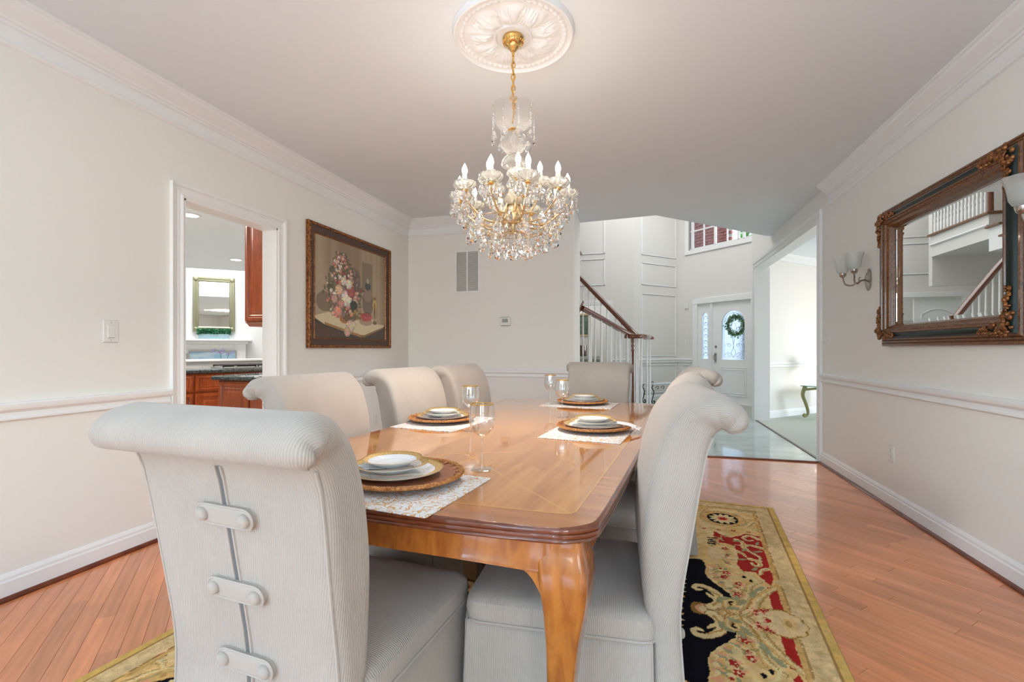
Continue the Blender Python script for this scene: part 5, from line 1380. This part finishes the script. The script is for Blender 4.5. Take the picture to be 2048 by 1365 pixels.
def plate(loc, rz, lab, cat, name, kind, sx=1):
    t = thing(name, lab, cat, loc, rz)
    MB().bbox(-.037*sx, .037*sx, -.006, -.0005, -.06, .06, .004).build('cover_plate', M_plastic, t, True, 40)
    if kind == 'rocker':
        for k in ([0] if sx == 1 else [-.5, .5]):
            MB().bbox(-.017+k*.046, .017+k*.046, -.0085, -.005, -.034, .034, .002).build('rocker', M_plastic, t)
            MB().bbox(-.0175+k*.046, .0175+k*.046, -.0072, -.0052, -.036, -.0345, .0005).build('gap', M_ventdark, t)
        for z in (-.048, .048): MB().lathe([(.0001, .0075), (.0025, .0072), (.003, .005)], 8).xf(Matrix.Rotation(R(90), 4, 'X')).xf(Matrix.Translation((0, 0, z))).build('screw', M_ventdark, t)
    else:
        for z in (-.022, .022):
            MB().bbox(-.016, .016, -.0085, -.005, z-.014, z+.014, .005).build('socket', M_plastic, t, True, 40)
            mb = MB()
            for x in (-.006, .006): mb.box(x-.001, x+.001, -.0088, -.008, z-.001, z+.007)
            mb.build('slots', M_dark, t)
    return t
plate((XL, 1.925, 1.245), R(90), 'white rocker light switch on the left wall above the chair rail', 'light switch', 'light_switch', 'rocker')
plate((XR, 5.335, 1.27), R(-90), 'narrow white light switch on the right wall beside the living room opening', 'light switch', 'light_switch', 'rocker')
plate((XR, 4.04, .39), R(-90), 'white power outlet low on the right wall under the mirror', 'outlet', 'outlet', 'outlet')
plate((XL, 4.6, .38), R(90), 'white power outlet low on the left wall between the chairs', 'outlet', 'outlet', 'outlet')
# foyer switch plates and chime on the entry wall
eang = math.atan2(C_[1]-B_[1], C_[0]-B_[0])
def on_entry(s, z): v = Me_ @ Vector((s, 0, z)); return (v.x, v.y, v.z)
t = thing('door_chime', 'small white sensor box on the foyer wall left of the front door', 'sensor', on_entry(s_at(1374), 2.12), eang)
MB().bbox(-.05, .05, -.03, 0, -.065, .065, .01).build('body', M_plastic, t, True, 40); MB().bbox(-.02, .02, -.035, -.028, -.04, .0, .006).build('lens', M_plastic, t)
plate(on_entry(s_at(1375), 1.48), eang, 'upper white plate on the foyer wall left of the front door', 'light switch', 'light_switch', 'rocker')
plate(on_entry(s_at(1373.5), 1.30), eang, 'wide two-rocker switch plate below another on the foyer wall', 'light switch', 'light_switch', 'rocker', 1.7)

# ================================================================== STAIRCASE
stc = thing('staircase', 'curved staircase with dark wood handrails and slim white balusters in the foyer', 'staircase', (-.1, 6.9, 0))
sl_ = Vector((-.1, 6.9, 0))
def sb(mb, name, mt, smooth=False): mb.xf(Matrix.Translation(-sl_)); return mb.build(name, mt, stc, smooth)
# steps going up to the left
for k in range(9):
    x1 = .02-.27*k; z = .17*(k+1)
    y1 = 7.05+.10*min(k, 5)
    sb(MB().bbox(x1-.29, x1+.02, 6.06, y1, z-.035, z, .008), 'tread', M_tread); sb(MB().box(x1-.28, x1-.0, 6.08, y1-.03, 0 if k < 1 else z-.17, z-.035), 'riser', M_foy)
railB = smooth_curve([(-.07, 6.92, 1.335), (-.16, 7.0, 1.42), (-.38, 7.13, 1.66), (-.65, 7.27, 1.95), (-.93, 7.40, 2.25), (-1.12, 7.46, 2.42)], 6)
railA = smooth_curve([(-.13, 6.88, 1.335), (-.30, 6.68, 1.42), (-.52, 6.34, 1.55), (-.735, 6.02, 1.665)], 6)
def rail(cur, name='handrail', w_=.036, h=.032):
    rings = []
    for i, p in enumerate(cur):
        a = cur[max(0, i-1)]; b = cur[min(len(cur)-1, i+1)]; t_ = (b-a).normalized(); sd = t_.cross(Vector((0, 0, 1))).normalized(); up = sd.cross(t_).normalized()
        sec = [(-.6, -1), (.6, -1), (.7, -.5), (1, -.3), (1, .3), (.7, .8), (0, 1), (-.7, .8), (-1, .3), (-1, -.3), (-.7, -.5)]
        rings.append([tuple(p+sd*(x*w_)+up*(y*h)) for x, y in sec])
    return sb(MB().loft(rings, True, True), name, M_rail, True)
rail(railB); rail(railA)
rail(smooth_curve([(-.1, 6.92, 1.335), (.03, 7.15, 1.33), (.10, 7.6, 1.33), (.08, 8.02, 1.33)], 6))
sb(MB().lathe([(.05, 1.29), (.125, 1.295), (.135, 1.31), (.135, 1.33), (.12, 1.35), (.06, 1.36), (.0001, 1.36)], 28, (-.12, 6.9, 0)), 'volute', M_rail, True)
sb(MB().lathe([(.04, 1.30), (.08, 1.305), (.085, 1.33), (.07, 1.35), (.0001, 1.355)], 24, (.10, 8.1, 0)), 'volute', M_rail, True)
sb(MB().lathe([(.0001, -.02), (.045, -.018), (.052, -.01), (.052, 0), (.03, .004), (.0001, .004)], 20).xf(Matrix.Translation((-.755, 6.005, 1.665)) @ Matrix.Rotation(R(-70), 4, 'Y') @ Matrix.Diagonal((1.9, 1, 1, 1))), 'rosette', M_rail, True)
# newel: slender carved dark post
npf = [(.030, .02), (.032, .16), (.024, .18), (.034, .20), (.024, .23), (.018, .27), (.026, .33), (.020, .42), (.015, .6), (.014, .9), (.016, 1.1), (.024, 1.13), (.016, 1.16), (.026, 1.19), (.016, 1.22), (.024, 1.25), (.018, 1.30)]
sb(MB().lathe(npf, 16, (-.13, 6.88, 0), cap=True), 'newel_post', M_rail, True)
def baluster(x, y, z0, z1, mt=M_trim, r_=.014):
    L = z1-z0
    return sb(MB().lathe([(r_*1.15, z0), (r_*1.15, z0+.14*L), (r_*.8, z0+.15*L), (r_*1.2, z0+.18*L), (r_*.8, z0+.22*L), (r_*1.15, z0+.36*L), (r_*.85, z0+.62*L), (r_*.65, z0+.96*L), (r_*.65, z1)], 10, (x, y, 0), cap=True), 'baluster', mt, True)
for px, zc2 in ((1262, 6.72), (1275, 6.80), (1283, 6.85)):
    x, y = P(px, zc2); baluster(x, y, .02, 1.31)
x, y = P(1277.5, 6.95); baluster(x, y, .02, 1.30, M_nickel, .011)
for px in (1294, 1300): x, y = P(px, 7.75); baluster(x, y, .02, 1.31)
for k in range(1, 14):
    t_ = k/14; i = int(t_*(len(railB)-1)); p = railB[i]; zb = .17*max(1, math.floor((.02-p.x)/.27)+1)
    baluster(p.x, p.y-.0, min(zb, p.z-.5), p.z-.02)
for k in range(1, 6):
    t_ = k/6; p = railA[int(t_*(len(railA)-1))]; zb = .17*max(1, math.floor((.02-p.x)/.27)+1); baluster(p.x, p.y, min(zb, p.z-.5), p.z-.02)
# gallery seen in the mirror
ga = thing('gallery', 'upper landing with white balustrade above the stairs, seen in the mirror', 'landing', (-2.2, 8.8, 2.7))
gl_ = Vector((-2.2, 8.8, 2.7))
def gb(mb, name, mt, smooth=False): mb.xf(Matrix.Translation(-gl_)); return mb.build(name, mt, ga, smooth)
gb(MB().box(-4.0, -1.2, 8.12, 9.5, 2.68, 3.02), 'slab', M_foy); gb(MB().bbox(-4.0, -1.16, 8.08, 9.54, 3.02, 3.06, .01), 'nosing', M_tread)
gb(MB().bbox(-1.2, -1.17, 8.12, 9.5, 2.86, 2.89, .01), 'fascia_moulding', M_trim)
for k in range(15):
    gb(MB().lathe([(.02, 3.06), (.02, 3.22), (.014, 3.24), (.022, 3.28), (.013, 3.34), (.020, 3.5), (.012, 3.8), (.012, 3.94)], 8, (-1.23, 9.44-.086*k, 0), cap=True), 'baluster', M_trim, True)
gb(MB().lathe([(.035, 3.04), (.035, 3.5), (.028, 3.52), (.04, 3.56), (.026, 3.6), (.038, 3.7), (.026, 3.76), (.04, 3.8), (.036, 4.02), (.0001, 4.06)], 16, (-1.23, 8.14, 0)), 'newel_post', M_rail, True)
gb(MB().bbox(-1.265, -1.195, 8.14, 9.5, 3.94, 3.99, .015), 'handrail', M_rail)
for k in range(3): gb(MB().bbox(-1.9, -1.16, 8.12-.26*(k+1), 8.14-.26*k, 3.02-.17*(k+1)-.03, 3.02-.17*(k+1), .006), 'tread', M_tread); gb(MB().box(-1.9, -1.2, 8.12-.26*(k+1), 8.12-.26*k, 2.5-.17*k, 3.0-.17*(k+1)), 'riser', M_trim)
gb(MB().box(-4.0, -1.22, 9.5, 9.6, 2.2, 5.4), 'rear_wall', M_foy)

# ================================================================== FOYER / LIVING FURNITURE
x, y = P(1324, 10.15)
cs = thing('console_table', 'wrought iron scroll console with pale top against the panelled foyer wall', 'console table', (x, y, 0), R(45))
MB().bbox(-.42, .42, -.16, .16, .40, .43, .008).build('top', mat('pale_glass_top', (.75, .82, .84), .1, coat=.5), cs)
for sx in (-1, 1):
    for sy in (-1, 1):
        pts = [(sx*.40, sy*.13, .40), (sx*.43, sy*.13, .34), (sx*.38, sy*.13, .26), (sx*.40, sy*.13, .16), (sx*.43, sy*.13, .08), (sx*.42, sy*.13, .03), (sx*.37, sy*.13, .008), (sx*.345, sy*.13, .04), (sx*.37, sy*.13, .07), (sx*.39, sy*.13, .05)]
        MB().tube(smooth_curve(pts, 4), .010, 6).build('leg', M_iron, cs, True)
for sx in (-1, 1):
    for k in range(2):
        c0 = sx*(.12+.16*k); MB().tube([(c0+(.055-.006*j)*math.cos(j*.7)*sx, -.14, .33+(.055-.006*j)*math.sin(j*.7)) for j in range(9)], .006, 5).build('scroll', M_iron, cs, True)
    MB().tube([(sx*(.42+(.035-.005*j)*math.cos(j*.8)), -.14, .45+(.035-.005*j)*math.sin(j*.8)) for j in range(7)], .006, 5).build('scroll', M_iron, cs, True)
# living room glass table + lamp
x, y = 2.95, 8.98
lt = thing('side_table', 'console with green glass top and scrolled verdigris legs in the living room', 'side table', (x, y, 0), R(45))
MB().bbox(-.42, .42, -.20, .20, .53, .545, .004).build('glass_top', M_tabglass, lt)
for sx in (-1, 1):
    for sy in (-1, 1):
        pts = [(sx*.36, sy*.15, .53), (sx*.39, sy*.16, .47), (sx*.40, sy*.17, .38), (sx*.35, sy*.15, .25), (sx*.31, sy*.14, .14), (sx*.31, sy*.14, .07), (sx*.36, sy*.16, .03), (sx*.38, sy*.17, .055), (sx*.36, sy*.16, .075)]
        cur = smooth_curve(pts, 4); MB().tube(cur, [.032-.018*k/len(cur) for k in range(len(cur))], 8).build('leg', M_tabgreen, lt, True)
MB().bbox(-.36, .36, -.16, -.13, .46, .50, .01).build('rail', M_tabgreen, lt); MB().bbox(-.36, .36, .13, .16, .46, .50, .01).build('rail', M_tabgreen, lt)
la = thing('table_lamp', 'white shaded table lamp on the green glass console, mostly behind the casing', 'lamp', (2.93, 8.98, .545))
MB().lathe([(.06, 0), (.06, .015), (.02, .03), (.04, .08), (.06, .15), (.03, .24), (.012, .28), (.012, .36), (.0001, .36)], 20).build('base', M_china, la, True, 40)
MB().lathe([(.17, .34), (.17, .345), (.09, .52), (.088, .52), (.166, .342), (.17, .34)], 28).build('lamp_shade', M_lamp, la, True, 40)
point('lamp_light', (0, 0, .42), 3.4, (1, .93, .82), .04, la)

# ================================================================== KITCHEN
def raised(parent, x0, x1, z0, z1, y, name, handle=None, mt=M_cab):
    d = MB(); d.bbox(x0, x1, y-.02, y, z0, z1, .004)
    fr = []
    for ins, dd in ((.012, .020), (.016, .026), (.034, .028), (.042, .020), (.050, .018), (.056, .024), (.064, .018), (.075, .016), (.095, .027), (.098, .028)):
        if x1-x0-2*ins < .02 or z1-z0-2*ins < .02: break
        fr.append([(x0+ins, y-dd, z0+ins), (x1-ins, y-dd, z0+ins), (x1-ins, y-dd, z1-ins), (x0+ins, y-dd, z1-ins)])
    d.loft(fr, False, True); o = d.build(name, mt, parent)
    if handle: MB().tube([(handle, y-.026, (z1-.07)), (handle, y-.055, z1-.09), (handle+.01, y-.055, z1-.15), (handle, y-.026, z1-.17)], .006, 6).build('handle', M_nickel, o, True)
    return o
# near peninsula base cabinet
bc = thing('base_cabinet', 'cherry base cabinet with raised panel doors just inside the kitchen opening', 'cabinet', (-2.95, 3.40, 0))
MB().bbox(-.70, -.0, .0, .58, .10, .868, .004).build('body', M_cab, bc); MB().box(-.66, 0, .06, .55, .0, .10).build('toe_kick', M_espresso, bc)
raised(bc, -.69, -.36, .13, .86, 0, 'door'); raised(bc, -.345, -.015, .13, .86, 0, 'door')
ct = tag(MB().bbox(-3.70, -2.95, 3.36, 4.02, .869, .91, .010).build('countertop', M_granite, None, True, 40), 'dark granite countertop on the near kitchen base cabinet', 'countertop')
uc = thing('wall_cabinet', 'cherry upper cabinet with deep raised panel hanging from the kitchen ceiling', 'cabinet', (-2.95, 3.67, 1.40))
MB().bbox(-.67, -.0, 0, .33, 0, 1.335, .004).build('body', M_cab, uc); raised(uc, -.665, -.01, .005, 1.0, 0, 'door')
MB().loft([[(-.67, -.02, 0), (0, -.02, 0), (0, .33, 0), (-.67, .33, 0)], [(-.655, -.005, -.012), (0, -.005, -.012), (0, .33, -.012), (-.655, .33, -.012)], [(-.64, .01, -.04), (0, .01, -.04), (0, .33, -.04), (-.64, .33, -.04)]], True, True).build('light_rail', M_cab, uc)
# cooktop counter, angled
ca_ = Vector((-4.94, 4.14)); cb_ = Vector((-4.54, 4.87)); cd = (cb_-ca_).normalized(); cang = math.atan2(cd.y, cd.x)
s0, s1 = -.02, 1.75
cc = thing('base_cabinet', 'farther run of cherry base cabinets with drawer and door below the cooktop', 'cabinet', (ca_.x, ca_.y, 0), cang)
MB().bbox(s0-.35, s1, .03, .63, .10, .868, .004).build('body', M_cab, cc); MB().box(s0-.3, s1, .08, .6, 0, .1).build('toe_kick', M_espresso, cc)
for a, b in ((-.35, .10), (.115, .70), (.715, 1.22), (1.235, 1.73)):
    raised(cc, a, b, .66, .855, .03, 'drawer'); raised(cc, a, b, .12, .64, .03, 'door', handle=(b-.05))
tag(MB().bbox(s0-.40, s1+.03, -.01, .66, .869, .91, .010).xf(Matrix.Translation((ca_.x, ca_.y, 0)) @ Matrix.Rotation(cang, 4, 'Z')).build('countertop', M_granite, None, True, 40), 'farther dark granite countertop holding the gas cooktop', 'countertop')
hp = struct(MB().box(s0-.9, s1+1.2, .70, .80, 0, .985).xf(Matrix.Translation((ca_.x, ca_.y, 0)) @ Matrix.Rotation(cang, 4, 'Z')).build('wall_half', M_white))
struct(MB().bbox(s0-.95, s1+1.25, .66, .86, .985, 1.015, .006).xf(Matrix.Translation((ca_.x, ca_.y, 0)) @ Matrix.Rotation(cang, 4, 'Z')).build('trim_14', M_trim))
ck = thing('cooktop', 'stainless gas cooktop with black grates set in the far counter', 'cooktop', (ca_.x+cd.x*.85, ca_.y+cd.y*.85, .911), cang)
MB().bbox(-.45, .75, .08, .58, 0, .012, .004).build('tray', M_steel, ck)
for j in range(3):
    g = MB(); xo = -.43+.39*j
    for k in range(9): g.bbox(xo+.01+.042*k, xo+.022+.042*k, .12, .54, .030, .042, .002)
    g.bbox(xo, xo+.37, .12, .135, .022, .042, .003); g.bbox(xo, xo+.37, .525, .54, .022, .042, .003)
    for xx in (xo, xo+.36):
        for yy in (.12, .53): g.box(xx, xx+.01, yy, yy+.01, .012, .03)
    g.build('grate', M_iron, ck)
for k in range(4): MB().lathe([(.02, .012), (.018, .03), (.0001, .032)], 12, (-.3+.28*k, .10, 0)).build('knob', M_steel, ck, True)
# recessed lights
for (px, py), lab in (((380, 430), 'large recessed ceiling light at the top of the kitchen opening'), ((472, 519.5), 'smaller recessed ceiling light farther into the kitchen')):
    zc2 = F*(H-CH)/(HY-py); x, y = P(px, zc2)
    t = thing('recessed_light', lab, 'ceiling light', (x, y, H-.012), 0, 'recessed kitchen lights')
    MB().lathe([(.115, .012), (.115, .004), (.105, .0), (.085, .004), (.083, .011)], 32).build('trim_ring', M_trim, t, True, 40)
    MB().lathe([(.0001, .004), (.05, .003), (.083, .008)], 32).build('lens', M_canlight, t, True)
    l = bpy.data.lights.new('can_light', 'SPOT'); l.energy = 60; l.color = (1, .96, .9); l.spot_size = R(110); l.spot_blend = .6; l.shadow_soft_size = .06
    lo = bpy.data.objects.new('can_light', l); COL.objects.link(lo); lo.location = (0, 0, -.02); lo.parent = t
# family room wall: mantel, mirror, planter, orchid, fire screen; wf local x along fu, outward -y
fa = math.atan2(fu.y, fu.x); org = Vector((fp.x-fu.x*4, fp.y-fu.y*4))
def s_fam(px):
    d = Vector(P(px, 1.0)); e = fu; b = org; det = e.x*(-d.y)+d.x*e.y
    return (-b.x*(-d.y)-d.x*b.y)/det
def zc_fam(px):
    s = s_fam(px); p = org+fu*s; return -p.x*math.sin(TH)+p.y*math.cos(TH)
def z_fam(px, py): return CH+(HY-py)*zc_fam(px)/F
def fam(s, z, out=0): n_ = Vector((fu.y, -fu.x)); return (org.x+fu.x*s+n_.x*out, org.y+fu.y*s+n_.y*out, z)
sm0, sm1 = s_fam(330), s_fam(497); zmt = z_fam(425, 679)
mn = thing('fireplace_mantel', 'white fireplace mantel with dentil shelf in the family room beyond the kitchen', 'mantel', fam((sm0+sm1)/2, 0), fa); hwid = (sm1-sm0)/2
MB().bbox(-hwid-.08, hwid+.08, -.30, 0, zmt-.05, zmt, .012).build('shelf', M_trim, mn)
MB().bbox(-hwid, hwid, -.22, 0, zmt-.12, zmt-.05, .01).build('bed_moulding', M_trim, mn)
mb = MB()
for k in range(60): mb.box(-hwid+.02+2*(hwid-.02)*k/60, -hwid+.02+2*(hwid-.02)*k/60+.035, -.25, -.2, zmt-.085, zmt-.055)
mb.build('dentils', M_trim, mn)
MB().bbox(-hwid+.05, hwid-.05, -.15, 0, zmt-.36, zmt-.12, .01).build('frieze', M_trim, mn)
for s in (-1, 1): MB().bbox(s*(hwid-.05), s*(hwid-.30), -.17, 0, 0, zmt-.12, .01).build('pilaster', M_trim, mn)
ws = struct  # (fire opening picture)
sA, sB = s_fam(382), s_fam(472); zA = z_fam(425, 704)
fs = thing('fire_screen', 'pale blue seascape panel filling the fireplace opening', 'picture', fam((sA+sB)/2, .35, .17), fa)
MB().bbox(-(sB-sA)/2, (sB-sA)/2, -.02, 0, 0, zA-.35, .004).build('panel', M_sea, fs)
mb = MB()
for a in ((-(sB-sA)/2-.03, -(sB-sA)/2), ((sB-sA)/2, (sB-sA)/2+.03)): mb.bbox(a[0], a[1], -.03, 0, -.0, zA-.35+.03)
mb.bbox(-(sB-sA)/2, (sB-sA)/2, -.03, 0, zA-.35, zA-.32); mb.build('frame', M_ventdark, fs)
s0, s1 = s_fam(386), s_fam(470); zb, zt = z_fam(428, 664), z_fam(428, 555); wm = s1-s0; hm = zt-zb
fm_ = thing('wall_mirror', 'tall mirror in a sage gold frame above the white mantel', 'mirror', fam((s0+s1)/2, zb), fa)
frame_ring(MB(), -wm/2, wm/2, 0, hm, [(0, 0), (0, .04), (.02, .06), (.05, .06), (.07, .045), (.10, .05), (.125, .035), (.13, .02)]).build('frame', M_sage, fm_, True, 30)
MB().box(-wm/2+.12, wm/2-.12, -.022, -.004, .12, hm-.12).build('mirror_glass', M_mirror, fm_)
for sx in (-1, 1):
    for zz in (.06, hm-.06): MB().sphere((sx*(wm/2-.06), -.06, zz), .055, 10, 6, sc=(1, .4, 1)).build('corner_carving', M_sage, fm_, True)
s0, s1 = s_fam(400), s_fam(460); wp_ = (s1-s0)/2; zt = z_fam(430, 669)
pn = thing('planter', 'pale blue trough planter filled with short green leaves on the mantel', 'planter', fam((s0+s1)/2, zmt, .19), fa)
MB().bbox(-wp_, wp_, -.07, .07, 0, zt-zmt, .006).build('trough', M_aqua, pn)
mb = MB(); rp2 = random.Random(9)
for k in range(900):
    c = Vector((rp2.uniform(-wp_*1.1, wp_*1.1), rp2.uniform(-.09, .09), zt-zmt+rp2.uniform(-.01, .13))); d = Vector((rp2.gauss(0, 1), rp2.gauss(0, 1), rp2.gauss(0, 1))).normalized()*.026; e = d.cross(Vector((rp2.random(), rp2.random(), rp2.random()))).normalized()*.014
    mb.add([c-d, c+e, c+d, c-e], [(0, 1, 2, 3)])
o = mb.build('leaves', M_leaf, pn); o['kind'] = 'stuff'
x, y = P(446, 7.4); orc = thing('orchid', 'violet orchid sprays standing behind the cooktop ledge', 'plant', (x, y, .60))
MB().lathe([(.0001, 0), (.05, 0), (.07, .12), (.065, .12), (.0001, .10)], 16).build('pot', M_china, orc, True, 40)
for dx, zt2 in ((-.07, .50), (.11, .47)):
    MB().tube(smooth_curve([(0, 0, .1), (dx*.3, 0, .3), (dx, 0, zt2), (dx-.10, 0, zt2+.03)], 5), .004, 5).build('stem', M_leaf, orc, True)
    for k in range(5):
        cx_, cz_ = dx-.14+.055*k, zt2+.01+.02*math.sin(k*2); mb = MB()
        for p_ in range(5):
            a = 2*math.pi*p_/5; mb.add([(cx_, 0, cz_), (cx_+.022*math.cos(a-.4), -.006, cz_+.022*math.sin(a-.4)), (cx_+.034*math.cos(a), -.002, cz_+.034*math.sin(a)), (cx_+.022*math.cos(a+.4), -.006, cz_+.022*math.sin(a+.4))], [(0, 1, 2, 3)])
        mb.build('flower', M_violet, orc)
